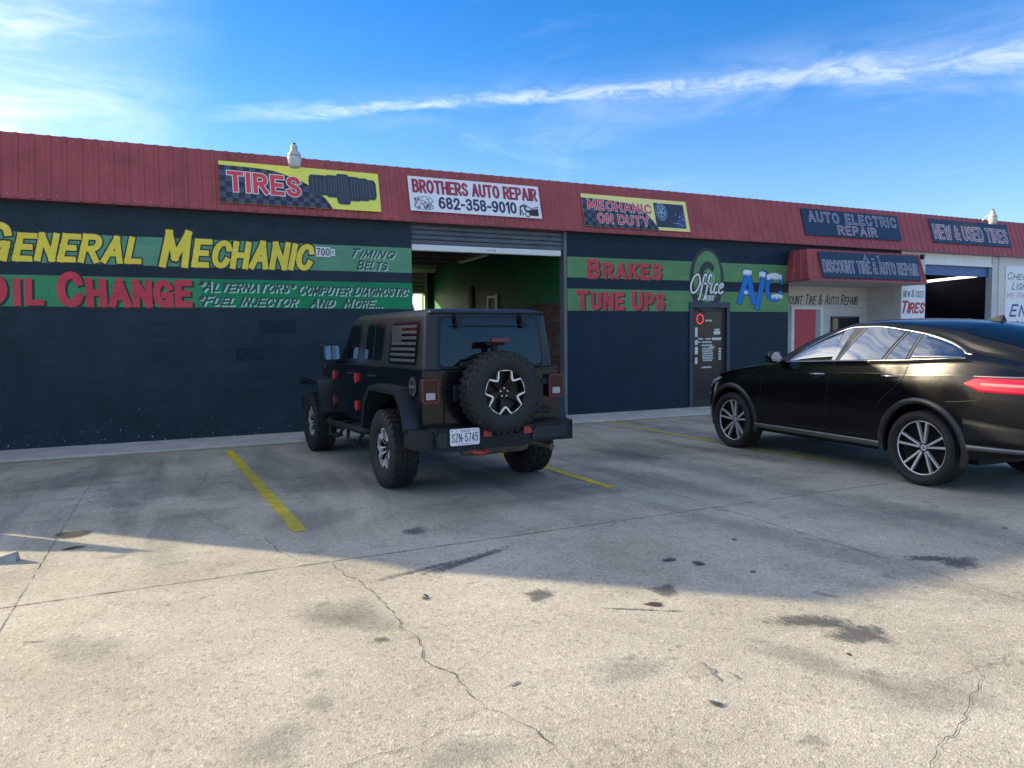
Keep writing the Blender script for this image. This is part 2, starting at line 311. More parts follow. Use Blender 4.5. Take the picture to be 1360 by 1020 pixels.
def lettering(parent, text, rect, layers, shear=0.0, gap=0.10, small=1.0, jit=0.0, seed=1, name='lettering', y=0.0, space=0.38, slope=0.0, base=0.135):
    """text brushed stroke by stroke into rect (x0,x1,z0,z1) of the parent's front plane.
    layers: (boldness, dx, dz, material, stand-off); layer 0 is the fill. small<1: small capitals after each initial"""
    rnd = random.Random(seed); strokes = []; x = 0; first = True; w0 = base+2*layers[0][0]; ci = 0
    for ch in text:
        if ch == ' ': x += space; first = True; continue
        s_ = 1.0 if (first or small == 1.0) else small
        a = rnd.uniform(-1, 1)*jit*0.5; s2 = s_*(1+rnd.uniform(-1, 1)*jit*0.6); dz = rnd.uniform(-1, 1)*jit*0.2; wv = 1+rnd.uniform(-1, 1)*jit
        wd = max(p[0] for st in FONT[ch] for p in st)
        for si, st in enumerate(FONT[ch]):
            P = smooth(st) if ch in CURVY else [Vector(p) for p in st]
            strokes.append(([Vector(((p.x*wv*0.95+p.y*(shear+a))*s2+x, p.y*s2+dz)) for p in P], s2, si+4*(ci % 2)))
        x += wd*wv*0.95*s2+(gap+w0)*(s2 if small < 1 else 1); ci += 1
        if ch.isalnum(): first = False
    allp = [p for P, _, _ in strokes for p in P]
    X0_, X1_ = min(p.x for p in allp), max(p.x for p in allp); Z0_, Z1_ = min(p.y for p in allp), max(p.y for p in allp)
    H = rect[3]-rect[2]; Wd = rect[1]-rect[0]
    sz = H/(Z1_-Z0_+w0); sx = Wd/(X1_-X0_+w0); sw = min(sz, sx*1.15)*0.6+min(sz, sx)*0.4; pad = w0*sw/2
    sz = (H-2*pad)/(Z1_-Z0_); sx = (Wd-2*pad)/(X1_-X0_)
    mb = MB(); mats = []
    for b_, dx, dz, mt, off in layers:
        if mt not in mats: mats.append(mt)
        mb.cur = mats.index(mt)
        for P, s2, si in strokes:
            w_ = (base+2*b_)*sw*(0.55+0.45*s2); q = [Vector((rect[0]+pad+(p.x-X0_)*sx+dx, rect[2]+pad+(p.y-Z0_)*sz+dz)) for p in P]
            closed = (q[0]-q[-1]).length < 1e-5
            if closed: q = q[:-1]
            n = len(q); rows = []
            for i, p in enumerate(q):
                a_ = q[i-1] if (i or closed) else None; c_ = q[(i+1) % n] if (i < n-1 or closed) else None
                t0 = (p-a_).normalized() if a_ else None; t1 = (c_-p).normalized() if c_ else None
                t = ((t0 or t1)+(t1 or t0)).normalized(); k = 1/max(0.6, t.dot(t1 or t0)); nn = Vector((-t.y, t.x))*w_/2*k; pp = p.copy()
                if not closed and i == 0: pp = p-t*w_*0.5
                if not closed and i == n-1: pp = p+t*w_*0.5
                yy = y-off-0.00005*si
                rows.append([(pp.x+nn.x, yy, pp.y+nn.y+slope*(pp.x-rect[0])), (pp.x-nn.x, yy, pp.y-nn.y+slope*(pp.x-rect[0]))])
            mb.grid(rows, cu=closed, smooth=False)
    return mb.build(name, mats, parent, fixn=False)
def flat(mb, pts, off, T=None):             # polygon in the front plane (x, z) at stand-off
    mb.add([(u, -off, q) for u, q in pts], [tuple(range(len(pts)))], T=T)
def ell(cx, cz, rx, rz, n=32, a0=0, a1=2*math.pi):
    return [(cx+rx*math.cos(a0+(a1-a0)*i/n), cz+rz*math.sin(a0+(a1-a0)*i/n)) for i in range(n if abs(a1-a0) > 6.28 else n+1)]
def ring(mb, cx, cz, rx, rz, wx, wz, off, n=40, a0=0, a1=2*math.pi):
    rows = [[(cx+(rx-k*wx)*math.cos(a0+(a1-a0)*i/n), -off, cz+(rz-k*wz)*math.sin(a0+(a1-a0)*i/n)) for i in range(n+1)] for k in (0, 1)]
    mb.grid(rows, smooth=False)
# ------------------------------------------------------------------ colours
NAVY = (0.017, 0.031, 0.044)
m_wall = block_mat('navy_block_paint', NAVY, var=0.34, chips=0.15, patches=0.0)
m_wall2 = block_mat('navy_block_paint_right', (0.006, 0.020, 0.038), chips=0.09, patches=0.0)
m_str1 = block_mat('grey_green_stripe_paint', (0.12, 0.30, 0.18), var=0.20)
m_str2 = block_mat('bright_green_stripe_paint', (0.012, 0.22, 0.09), var=0.18)
m_str2b = block_mat('flare_pale_green_stripe', (0.05, 0.26, 0.11), var=0.20)  # left stretch of the lower stripe: green lightened for lens flare haze
m_str3 = block_mat('olive_green_stripe_paint', (0.115, 0.26, 0.11), var=0.20)
m_white_wall = block_mat('white_block_paint', (0.62, 0.60, 0.56), var=0.10)
m_white_side = block_mat('white_block_paint_side', (0.60, 0.58, 0.55), axis='y', var=0.10, bh=0.6, mortar=0.003)
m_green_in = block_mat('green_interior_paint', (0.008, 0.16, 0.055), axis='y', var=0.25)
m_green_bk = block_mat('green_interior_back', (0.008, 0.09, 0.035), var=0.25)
m_brick = block_mat('old_red_brick', (0.12, 0.055, 0.042), axis='y', bw=0.22, bh=0.075, mortar=0.010, var=0.3, mcol=(0.11, 0.095, 0.085), brickvar=(0.6, 1.3), bumpd=0.008)
m_dark_in = mat('dark_interior', (0.05, 0.055, 0.07), 0.8, var=0.3)
m_blue_in = mat('blue_black_interior', (0.02, 0.028, 0.06), 0.8, var=0.3)
m_conc_in = mat('shop_floor_concrete', (0.14, 0.135, 0.13), 0.7, var=0.35, vscale=2)
m_red_metal = mat('weathered_red_metal', (0.33, 0.070, 0.072), 0.5, spec=0.3, var=0.22, vscale=1.6, rvar=0.10)
m_red_trim = mat('dark_red_trim', (0.22, 0.045, 0.045), 0.45, var=0.15)
m_slat = mat('grey_slat_metal', (0.085, 0.10, 0.12), 0.5, var=0.3, vscale=4)
m_whitemetal = mat('white_painted_metal', (0.72, 0.72, 0.70), 0.4, var=0.08)
m_bluemetal = mat('blue_painted_metal', (0.03, 0.10, 0.30), 0.45, var=0.15)
m_tan = mat('tan_metal', (0.50, 0.42, 0.30), 0.5, var=0.15)
m_navyframe = mat('navy_door_frame', (0.02, 0.032, 0.055), 0.45, var=0.1)
m_black = mat('matt_black', (0.012, 0.012, 0.014), 0.55)
m_ink = mat('black_sign_paint', (0.015, 0.017, 0.02), 0.5, var=0.2, vscale=8)
m_yel = block_mat('yellow_sign_paint', (0.86, 0.68, 0.075), var=0.12)
m_redp = block_mat('red_sign_paint', (0.60, 0.06, 0.08), var=0.2)
m_whitep = mat('white_sign_paint', (0.74, 0.76, 0.74), 0.5, var=0.08, vscale=8)
m_mint = block_mat('pale_mint_sign_paint', (0.42, 0.62, 0.50), var=0.15)
m_dkgreen = mat('dark_green_sign_paint', (0.012, 0.055, 0.045), 0.5, var=0.15)
m_bluep = block_mat('bright_blue_sign_paint', (0.015, 0.18, 0.58), var=0.15)
m_ltblue = mat('pale_ice_sign_paint', (0.55, 0.74, 0.86), 0.5)
m_navyp = mat('navy_sign_paint', (0.018, 0.028, 0.075), 0.45)
m_offwhite = mat('off_white_banner', (0.78, 0.79, 0.82), 0.55, var=0.05)
m_wood = mat('weathered_timber', (0.22, 0.15, 0.09), 0.75, var=0.3, vscale=6)

X0, X1, YB, HT = -6.5, 30.0, 8.5, 4.02
shop = thing('repair_shop', 'long low strip of repair shops, navy block left, white right, red ribbed metal fascia', 'building', (0, DW, 0))
def part(mb, name, m, parent=shop, label=None, **k):
    o = mb.build(name, m, parent, **k)
    if label: o['label'] = label
    return o

OX0, OX1 = 3.85, 6.97          # open bay
DX0, DX1, DZ = 9.90, 10.99, 2.27   # office door hole
RX0, RX1, RD = 12.70, 16.41, 0.95  # recessed entry
PX0, PX1 = 17.30, 20.26        # right bay
b = MB(); b.box(X0, OX0, 0, 0.2, 0, HT); wl_l = part(b, 'wall', m_wall, label='navy block wall painted with general mechanic lettering')
b = MB(); b.box(OX1, DX0, 0, 0.2, 0, HT); b.box(DX1, RX0, 0, 0.2, 0, HT); b.box(DX0, DX1, 0, 0.2, DZ, HT)
wl_m = part(b, 'wall', m_wall2, label='navy block wall with the office door, painted brakes and tune ups')
b = MB(); b.box(OX0, OX1, 0.0, 0.2, 3.62, HT); part(b, 'header', m_wall2)
b = MB(); b.box(RX0, PX0-0.9, 0.0, 0.2, 3.34, HT); part(b, 'header', m_wall2)
b = MB(); b.box(RX0-0.2, RX1+0.2, RD, RD+0.2, 0, HT); wl_r = part(b, 'wall', m_white_wall, label='white painted brick wall at the back of the recessed entry')
for x_ in (RX1, RX0-0.2): b = MB(); b.box(x_, x_+0.2, 0.201, RD-0.001, 0, HT); part(b, 'return_wall', m_white_side)
b = MB(); b.box(RX1, PX0, 0, 0.2, 0, 3.62); wl_p = part(b, 'wall', m_white_wall, label='narrow white pier beside the right bay')
b = MB(); b.box(PX1, X1, 0, 0.2, 0, HT); wl_q = part(b, 'wall', m_white_wall, label='white wall right of the right bay')
b = MB(); b.box(PX0-0.9, PX1, 0.0, 0.2, 3.621, HT); part(b, 'header', m_white_wall)
# outer shell
for x_ in (X0, X1-0.2): b = MB(); b.box(x_, x_+0.2, 0.201, YB, 0, HT); part(b, 'end_wall', m_white_side)
BX0, BX1, BZ = 5.2, 6.83, 2.93
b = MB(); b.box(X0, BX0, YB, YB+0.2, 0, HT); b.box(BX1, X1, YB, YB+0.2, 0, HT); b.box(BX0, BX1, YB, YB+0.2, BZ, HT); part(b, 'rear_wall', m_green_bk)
b = MB(); b.box(X0, X1, 0.25, YB+0.3, HT+0.001, HT+0.12); part(b, 'roof', mat('roof_sheet', (0.3, 0.3, 0.3), 0.6, var=0.2))
# bay interior
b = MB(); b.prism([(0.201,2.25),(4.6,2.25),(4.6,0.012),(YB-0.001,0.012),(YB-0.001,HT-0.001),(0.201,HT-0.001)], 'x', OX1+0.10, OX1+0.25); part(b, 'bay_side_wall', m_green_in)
b = MB(); b.box(OX1+0.09, OX1+0.26, 0.202, 4.6, 0.012, 2.25); part(b, 'bay_brick_wall', m_brick)
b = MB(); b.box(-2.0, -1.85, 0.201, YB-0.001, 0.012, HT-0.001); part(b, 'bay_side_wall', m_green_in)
for x0_, x1_ in ((-1.85, OX1+0.09), (PX0-0.2, 25)): b = MB(); b.box(x0_, x1_, 0.0, YB+0.2, 0.0, 0.012); part(b, 'bay_floor', m_conc_in)
for i in range(7): b = MB(); b.box(-1.8, OX1+0.08, 1.0+i*1.05, 1.09+i*1.05, 3.62, 3.86); part(b, 'ceiling_joist', mat('ceiling_timber', (0.16, 0.14, 0.12), 0.8, var=0.2))
b = MB(); b.box(-1.8, OX1+0.08, 0.21, YB-0.01, 3.88, 3.90); part(b, 'ceiling', mat('ceiling_board', (0.15, 0.16, 0.17), 0.8, var=0.2))
b = MB(); b.box(OX1+0.03, OX1+0.09, 5.2, 5.34, 0.02, 2.9); part(b, 'wall_post', m_wood)
b = MB(); b.box(OX1+0.06, OX1+0.098, 3.60, 3.66, 0.02, 2.6); b.box(OX1+0.06, OX1+0.098, 4.1, 4.16, 0.02, 2.6); b.box(OX1+0.06, OX1+0.098, 3.661, 4.099, 2.52, 2.58); part(b, 'doorway_trim', m_whitemetal)
b = MB(); b.box(OX1+0.085, OX1+0.0895, 3.66, 4.1, 0.02, 2.52); part(b, 'doorway_panel', m_black)
# rear roller door of the bay, partly down
b = MB()
for i in range(6):
    z = BZ-0.04+i*0.115
    b.prism([(YB-0.02, z), (YB-0.07, z+0.012), (YB-0.085, z+0.055), (YB-0.07, z+0.098), (YB-0.02, z+0.11)], 'x', BX0, BX1, T=Matrix(((1,0,0,0),(0,1,0,0),(0,0,1,0),(0,0,0,1))))
b.cyl((BX0-0.1, YB-0.25, BZ+0.78), (1,0,0), 0.22, 0, BX1-BX0+0.35, 20)
part(b, 'rear_roller_door', m_tan)
b = MB(); b.box(BX1+0.001, BX1+0.09, YB-0.06, YB-0.001, 0.02, BZ+0.6); part(b, 'door_jamb', mat('pale_yellow_trim', (0.72, 0.62, 0.42), 0.6))
# front roller door, rolled up behind the fascia
b = MB()
for i in range(5):
    z = 3.23+i*0.085
    b.prism([(0.06, z), (0.046, z+0.01), (0.046, z+0.07), (0.06, z+0.08), (0.075, z+0.08), (0.075, z)], 'x', OX0+0.005, OX1-0.02)
rd = part(b, 'roller_door', m_slat, label='grey slatted roller door rolled up over the open bay')
b = MB(); b.box(OX0+0.01, OX1-0.12, 0.02, 0.10, 3.115, 3.225); part(b, 'bottom_rail', m_whitemetal, rd, bevel=0.012)
lettering(rd, 'WAYNE', (5.30, 5.48, 3.155, 3.185), [(0.02, 0, 0, m_ink, 0.003)], y=0.02)
b = MB(); b.box(OX1-0.07, OX1-0.001, 0.005, 0.19, 0.012, 3.615); part(b, 'bay_jamb', mat('grey_jamb', (0.12, 0.13, 0.14), 0.5, var=0.2), bevel=0.006)

# ---- painted stripes
STR = 0.0025
def sheet(name, x0, x1, z0, z1, m, parent, off=STR, y=0.0):
    q = MB(); q.add([(x0, y-off, z0), (x1, y-off, z0), (x1, y-off, z1), (x0, y-off, z1)], [(0,1,2,3)]); return q.build(name, m, parent, fixn=False)
sheet('painted_stripe', X0, OX0, 2.715, 3.145, m_str1, wl_l)
sheet('painted_stripe', X0, 0.42, 2.085, 2.535, m_str2b, wl_l)
sheet('painted_stripe', 0.4205, OX0, 2.085, 2.535, m_str2, wl_l)
sheet('painted_stripe', OX1, RX0, 2.715, 3.115, m_str3, wl_m)
q = MB()
for a_, c_ in ((OX1, DX0), (DX1, RX0)): q.add([(a_, -STR, 2.07), (c_, -STR, 2.07), (c_, -STR, 2.50), (a_, -STR, 2.50)], [(0,1,2,3)])
q.add([(DX0+0.0001, -STR, DZ+0.001), (DX1-0.0001, -STR, DZ+0.001), (DX1-0.0001, -STR, 2.50), (DX0+0.0001, -STR, 2.50)], [(0,1,2,3)])
q.build('painted_stripe', m_str3, wl_m, fixn=False)

q = MB()
for (a_, c_), (d_, e_) in (((344, 444), (392, 425)), ((314, 479), (350, 462))):
    xa, za = W(a_, c_); xb_, zb_ = W(d_, e_); q.add([(xa, -0.002, za), (xb_, -0.002, za), (xb_, -0.002, zb_), (xa, -0.002, zb_)], [(0,1,2,3)])
q.build('paint_patch', mat('touch_up_paint', (0.014, 0.0265, 0.038), 0.6, var=0.3, vscale=5, spec=0.12), wl_l, fixn=False)
def rect(px0, py0, px1, py1, off=0.0):      # photo rectangle read at its left-bottom and right-top corners on the wall
    x0, z0 = W(px0, py0, off); x1, z1 = W(px1, py1, off); return [x0, x1, z0, z1]
def out2(fill, line, b0=0.03, b1=0.055): return [(b0, 0, 0, fill, 0.006), (b1, 0.0, 0.0, line, 0.0045)]
# GENERAL MECHANIC: measured on the wall
gm = [(b0, 0, 0, m, o) for b0, m, o in ((0.036, m_yel, 0.0065), (0.085, m_ink, 0.0045))]
x_g0 = -2.42; x_g1 = W(418, 340)[0]
xs = W(188, 335)[0]
lettering(wl_l, 'GENERAL', (x_g0, xs, 2.72, 3.27), gm, shear=0.22, small=0.74, jit=0.05, seed=3, gap=0.10)
lettering(wl_l, 'MECHANIC', (W(211, 340)[0], x_g1, 2.695, 3.27), gm, shear=0.20, small=0.74, jit=0.05, seed=4, gap=0.09)
rs = [(0.062, 0, 0, m_redp, 0.0065), (0.066, 0.032, -0.022, m_ink, 0.0045)]
lettering(wl_l, 'OIL', (-2.47, W(59, 400)[0], 2.09, 2.555), rs, small=0.84, jit=0.06, seed=5, gap=0.12)
lettering(wl_l, 'CHANGE', (W(76, 400)[0], W(256, 395)[0], 2.075, 2.60), rs, small=0.80, jit=0.05, seed=6, gap=0.09)
hl = [(0.03, 0, 0, m_dkgreen, 0.0065), (0.03, 0.022, -0.018, m_mint, 0.0045)]
hl2 = [(0.022, 0, 0, m_mint, 0.0065), (0.022, -0.022, 0.012, m_ink, 0.0045)]
hl3 = [(0.035, 0, 0, m_dkgreen, 0.0065), (0.035, 0.026, -0.020, m_mint, 0.0045)]
lettering(wl_l, 'TIMING', (W(467, 340)[0], W(525, 340)[0], 2.945, 3.105), hl, shear=0.35, small=0.85, jit=0.08, seed=7)
lettering(wl_l, 'BELTS', (W(474, 355)[0], W(515, 355)[0], 2.745, 2.905), hl, shear=0.28, small=0.9, jit=0.08, seed=8)
lettering(wl_l, '*ALTERNATORS*', (W(264, 380)[0], W(392, 382)[0], 2.335, 2.505), hl3, shear=0.35, small=0.85, jit=0.06, seed=9, gap=0.08)
lettering(wl_l, '*FUEL INJECTOR', (W(264, 400)[0], W(396, 400)[0], 2.115, 2.28), hl3, shear=0.35, small=0.85, jit=0.06, seed=10, gap=0.08)
lettering(wl_l, 'COMPUTER DIAGNOSTIC', (W(396, 385)[0], W(542, 390)[0], 2.305, 2.475), hl3, shear=0.35, small=0.85, jit=0.06, seed=11, gap=0.08)
lettering(wl_l, 'AND MORE...', (W(411, 402)[0], W(507, 405)[0], 2.105, 2.26), hl3, shear=0.35, small=0.88, jit=0.06, seed=12, gap=0.1, space=0.9)
# BRAKES / TUNE UPS
rs2 = [(0.066, 0, 0, m_redp, 0.0065), (0.07, 0.034, -0.022, m_ink, 0.0045)]
lettering(wl_m, 'BRAKES', (W(780, 360)[0], W(879, 360)[0], 2.70, 3.09), rs2, small=0.86, jit=0.05, seed=13, gap=0.10)
lettering(wl_m, 'TUNE UPS', (W(765, 400)[0], W(883, 400)[0], 2.08, 2.48), rs2, small=0.92, jit=0.05, seed=14, gap=0.10, space=0.45)
# oval emblem over the office door
ex, ez = W(939, 371)
q = MB(); mats_e = [m_ink, m_str3, mat('pale_sage_paint', (0.20, 0.34, 0.20), 0.5, var=0.35, vscale=9)]
flat(q, ell(ex-0.01, ez-0.02, 0.46, 0.68, 40), 0.005); q.cur = 1; flat(q, ell(ex, ez+0.05, 0.365, 0.545, 40), 0.0075)
q.cur = 0; ring(q, ex+0.01, ez+0.02, 0.25, 0.36, 0.115, 0.15, 0.010, 30, R(38), R(322)); q.cur = 2; flat(q, ell(ex+0.06, ez+0.01, 0.135, 0.20, 24), 0.0095)
q.build('painted_emblem', mats_e, wl_m, fixn=False)
wh = [(0.012, 0, 0, m_whitep, 0.0125), (0.05, 0.0, 0.0, m_ink, 0.0112)]
def bez(pts, n=12):
    o = []
    for i in range(len(pts)-1):
        p0 = Vector(pts[max(0, i-1)]); p1 = Vector(pts[i]); p2 = Vector(pts[i+1]); p3 = Vector(pts[min(len(pts)-1, i+2)])
        for k in range(n):
            t = k/n; o.append(0.5*((2*p1)+(p2-p0)*t+(2*p0-5*p1+4*p2-p3)*t*t+(3*p1-p0-3*p2+p3)*t**3))
    o.append(Vector(pts[-1])); return o
def stroke(mb, pts, wd, off, n=10):          # brush stroke in the front plane
    P = bez([(p[0], p[1], 0) for p in pts], n) if n > 1 else [Vector((p[0], p[1], 0)) for p in pts]
    rows = []
    for i, p in enumerate(P):
        t = (P[min(i+1, len(P)-1)]-P[max(i-1, 0)]); t = t.normalized() if t.length > 1e-9 else Vector((1,0,0))
        nn = Vector((-t.y, t.x, 0))*wd/2; rows.append([(p.x+nn.x, -off, p.y+nn.y), (p.x-nn.x, -off, p.y-nn.y)])
    mb.grid(rows, smooth=False)
# the word Office in brushed script: strokes in units of the x-height
ox, oz, us = ex-0.475, ez-0.30, 0.20
def fl(x): return [[(x+0.72,1.62),(x+0.60,1.86),(x+0.42,1.80),(x+0.34,1.45),(x+0.30,0.7),(x+0.26,-0.1),(x+0.16,-0.55),(x+0.0,-0.6)], [(x+0.02,0.95),(x+0.70,1.0)]]
scr = [[(1.0,1.62),(0.75,1.85),(0.35,1.65),(0.08,1.1),(0.08,0.5),(0.35,0.06),(0.75,0.12),(1.08,0.55),(1.18,1.15),(1.0,1.62)]]+fl(1.25)+fl(1.95)+[
       [(2.85,0.98),(2.80,0.3),(2.92,0.06),(3.12,0.2)], [(2.93,1.42),(2.96,1.52)], [(3.72,0.82),(3.55,0.98),(3.30,0.72),(3.25,0.3),(3.45,0.04),(3.75,0.2)],
       [(3.92,0.5),(4.35,0.68),(4.38,0.92),(4.15,0.98),(3.93,0.66),(3.95,0.22),(4.2,0.03),(4.55,0.25)]]
q = MB()
for s_ in scr:
    for cur, wd, off in ((1, 0.080, 0.0122), (0, 0.040, 0.0140)):
        q.cur = cur; stroke(q, [(ox+(x+0.22*y)*us*0.98, oz+y*us*1.08) for x, y in s_], wd, off)
q.build('lettering', [m_whitep, m_ink], wl_m, fixn=False)
lettering(wl_m, 'HERE', (ex-0.10, ex+0.19, 2.305, 2.415), [(0.03, 0, 0, m_whitep, 0.0125), (0.075, 0, 0, m_ink, 0.0112)], shear=0.15, jit=0.05)
# A/C with snow caps
ax0 = W(979, 375)[0]; ax1 = W(1038, 375)[0]
ac = [(0.042, 0, 0, m_bluep, 0.0065), (0.068, 0, 0, m_ink, 0.0045)]
lettering(wl_m, 'A', (ax0, ax0+0.53, 2.24, 2.98), ac, shear=0.05)
lettering(wl_m, '/', (ax0+0.50, ax0+0.84, 2.12, 2.97), ac, shear=0.0)
lettering(wl_m, 'C', (ax0+0.80, ax1+0.05, 2.30, 2.93), ac, shear=0.08)
q = MB(); rnd = random.Random(4)
def snow(x0, x1, zt, zb, arch=0.03):
    n = 9; top = [(x0+(x1-x0)*i/n, zt+arch*math.sin(math.pi*i/n)) for i in range(n+1)]
    bot = [(x1-(x1-x0)*i/(2*n), zb+(0.05 if i % 2 else -0.0)*rnd.uniform(0.5, 1.5)-0.02*rnd.random()) for i in range(2*n+1)]
    flat(q, top+bot, 0.0085)
snow(ax0+0.16, ax0+0.40, 2.96, 2.86); snow(ax0+0.62, ax0+0.80, 2.93, 2.83); snow(ax0+0.84, ax1, 2.89, 2.78, 0.05); snow(ax0+0.18, ax0+0.30, 2.50, 2.45); snow(ax0+0.98, ax1+0.03, 2.44, 2.36)
q.build('snow_paint', mat('snow_sign_paint', (0.72, 0.80, 0.86), 0.6), wl_m, fixn=False)

# ---- office door
b = MB(); b.box(DX0, DX0+0.09, -0.03, 0.12, 0, DZ); b.box(DX1-0.09, DX1, -0.03, 0.12, 0, DZ); b.box(DX0+0.09, DX1-0.09, -0.03, 0.12, DZ-0.12, DZ)
od = part(b, 'office_door', m_navyframe, label='navy framed glass office door covered in stickers', bevel=0.006)
b = MB(); gx0, gx1 = DX0+0.095, DX1-0.095
b.box(gx0, gx0+0.07, 0.02, 0.07, 0.01, DZ-0.125); b.box(gx1-0.07, gx1, 0.02, 0.07, 0.01, DZ-0.125); b.box(gx0+0.07, gx1-0.07, 0.02, 0.07, 0.01, 0.20); b.box(gx0+0.07, gx1-0.07, 0.02, 0.07, DZ-0.20, DZ-0.125)
part(b, 'door_leaf', m_black, od, bevel=0.005)
m_glassdoor = mat('dark_glass_reflection', (0.02, 0.022, 0.028), 0.18, spec=0.25)
t = m_glassdoor.node_tree; pb = t.nodes['Principled BSDF']; tcn = t.nodes.new('ShaderNodeTexCoord'); vo = t.nodes.new('ShaderNodeTexVoronoi'); vo.feature = 'DISTANCE_TO_EDGE'; vo.inputs['Scale'].default_value = 42
t.links.new(tcn.outputs['Object'], vo.inputs['Vector']); mr = t.nodes.new('ShaderNodeMapRange'); mr.inputs[1].default_value = 0.02; mr.inputs[2].default_value = 0.10; mr.inputs[3].default_value = 1; mr.inputs[4].default_value = 0; t.links.new(vo.outputs['Distance'], mr.inputs[0])
mx = t.nodes.new('ShaderNodeMix'); mx.data_type = 'RGBA'; mx.inputs[6].default_value = (0.012, 0.013, 0.018, 1); mx.inputs[7].default_value = (0.055, 0.06, 0.068, 1); t.links.new(mr.outputs[0], mx.inputs[0]); t.links.new(mx.outputs[2], pb.inputs['Base Color'])  # cell web in the base colour paints a brick-like reflection on the pane
b = MB(); b.box(gx0+0.07, gx1-0.07, 0.035, 0.045, 0.20, DZ-0.20); part(b, 'glass_pane', m_glassdoor, od)
b = MB(); b.box(gx0+0.012, gx0+0.045, -0.03, 0.02, 0.98, 1.16); part(b, 'handle', m_black, od, bevel=0.006)
# neon ring
m_neon = mat('neon_red', (0.6, 0.03, 0.03), 0.3, emit=((1.0, 0.05, 0.04), 0.5))
b = MB(); cx_, cz_ = gx0+0.22, DZ-0.36; b.tube([(cx_+0.085*math.cos(a), 0.028, cz_+0.10*math.sin(a)) for a in [2*math.pi*i/24 for i in range(24)]], 0.008, 8, closed=True); part(b, 'neon_ring', m_neon, od)
m_stk = mat('white_vinyl_lettering', (0.62, 0.64, 0.62), 0.5, var=0.3, vscale=30)
q = MB(); rnd = random.Random(11)
for z, a_, c_, h in ((1.53, 0.02, 0.09, 0.20), (1.36, 0.02, 0.09, 0.10), (1.16, 0.02, 0.10, 0.16), (0.95, 0.02, 0.09, 0.14), (1.66, 0.55, 0.68, 0.04), (1.58, 0.52, 0.70, 0.07), (1.46, 0.48, 0.73, 0.05), (1.30, 0.40, 0.56, 0.02)):
    flat(q, [(gx0+0.07+a_, z), (gx0+0.07+c_, z), (gx0+0.07+c_, z+h), (gx0+0.07+a_, z+h)], -0.032)
for z, a_, c_ in ((1.47, 0.10, 0.24), (1.47, 0.30, 0.44), (1.40, 0.20, 0.46), (1.40, 0.02, 0.16), (1.33, 0.2, 0.48), (1.26, 0.22, 0.50), (1.21, 0.22, 0.48), (1.16, 0.22, 0.50), (1.11, 0.22, 0.49), (1.06, 0.22, 0.50), (1.01, 0.24, 0.48), (0.86, 0.2, 0.46), (1.86, 0.30, 0.46)):
    x = a_
    while x < c_:                            # a broken row of letter-sized marks
        w_ = rnd.uniform(0.010, 0.030); flat(q, [(gx0+0.07+x, z), (gx0+0.07+x+w_, z), (gx0+0.07+x+w_, z+0.034), (gx0+0.07+x, z+0.034)], -0.033); x += w_+0.007
for k in range(5): flat(q, [(gx1-0.17, 1.03+k*0.055), (gx1-0.10, 1.03+k*0.055), (gx1-0.10, 1.065+k*0.055), (gx1-0.17, 1.065+k*0.055)], -0.033)
q.build('window_stickers', m_stk, od, fixn=False)

# ---- recessed entry: red door, small window, painted name
y_r = RD
b = MB(); rx0, rz0 = W(1053, 440, RD); rx1, rz1 = W(1093, 409, RD)
rz1 = W(1075, 411, RD)[1]
b.box(rx0-0.10, rx0, y_r-0.05, y_r, 0, rz1+0.09); b.box(rx0+0.86, rx0+0.98, y_r-0.05, y_r, 0, rz1+0.09); b.box(rx0, rx0+0.86, y_r-0.05, y_r, rz1, rz1+0.09)
rdoor = part(b, 'entry_door', m_whitemetal, label='red door in a white frame in the recessed entry', bevel=0.006)
b = MB(); b.box(rx0, rx0+0.72, y_r-0.03, y_r-0.001, 0.02, rz1-0.001); part(b, 'door_leaf', mat('red_door_paint', (0.50, 0.03, 0.05), 0.45, var=0.1), rdoor)
b = MB(); b.box(rx0+0.721, rx0+0.859, y_r-0.035, y_r-0.001, 0.02, rz1-0.001); part(b, 'side_trim', mat('grey_trim', (0.35, 0.36, 0.36), 0.5), rdoor)
b = MB(); wx0 = W(1105, 424, RD)[0]; wx1 = W(1138, 424, RD)[0]; wz = W(1120, 423, RD)[1]
b.box(wx0, wx1, y_r-0.02, y_r, 0.9, wz); ww = part(b, 'window', mat('dark_window_glass', (0.01, 0.014, 0.02), 0.05), label='dark window in the recessed white wall')
b = MB(); b.box(wx0-0.05, wx0-0.001, y_r-0.04, y_r, 0.85, wz+0.05); b.box(wx1+0.001, wx1+0.05, y_r-0.04, y_r, 0.85, wz+0.05); b.box(wx0, wx1, y_r-0.04, y_r, wz+0.001, wz+0.05); b.box(wx0, wx1, y_r-0.04, y_r, 0.85, 0.899); part(b, 'window_frame', m_navyframe, ww)
lx0 = W(1047, 398, RD)[0]; lx1 = W(1139.5, 398, RD)[0]; lz0 = W(1100, 405, RD)[1]; lz1 = W(1100, 391, RD)[1]
lettering(wl_r, 'DISCOUNT TIRE & AUTO REPAIR', (lx0-(lx1-lx0)*0.16, lx1, lz0, lz1), [(0.0, 0, 0, m_ink, 0.003)], shear=0.25, small=0.82, jit=0.06, seed=21, y=y_r)
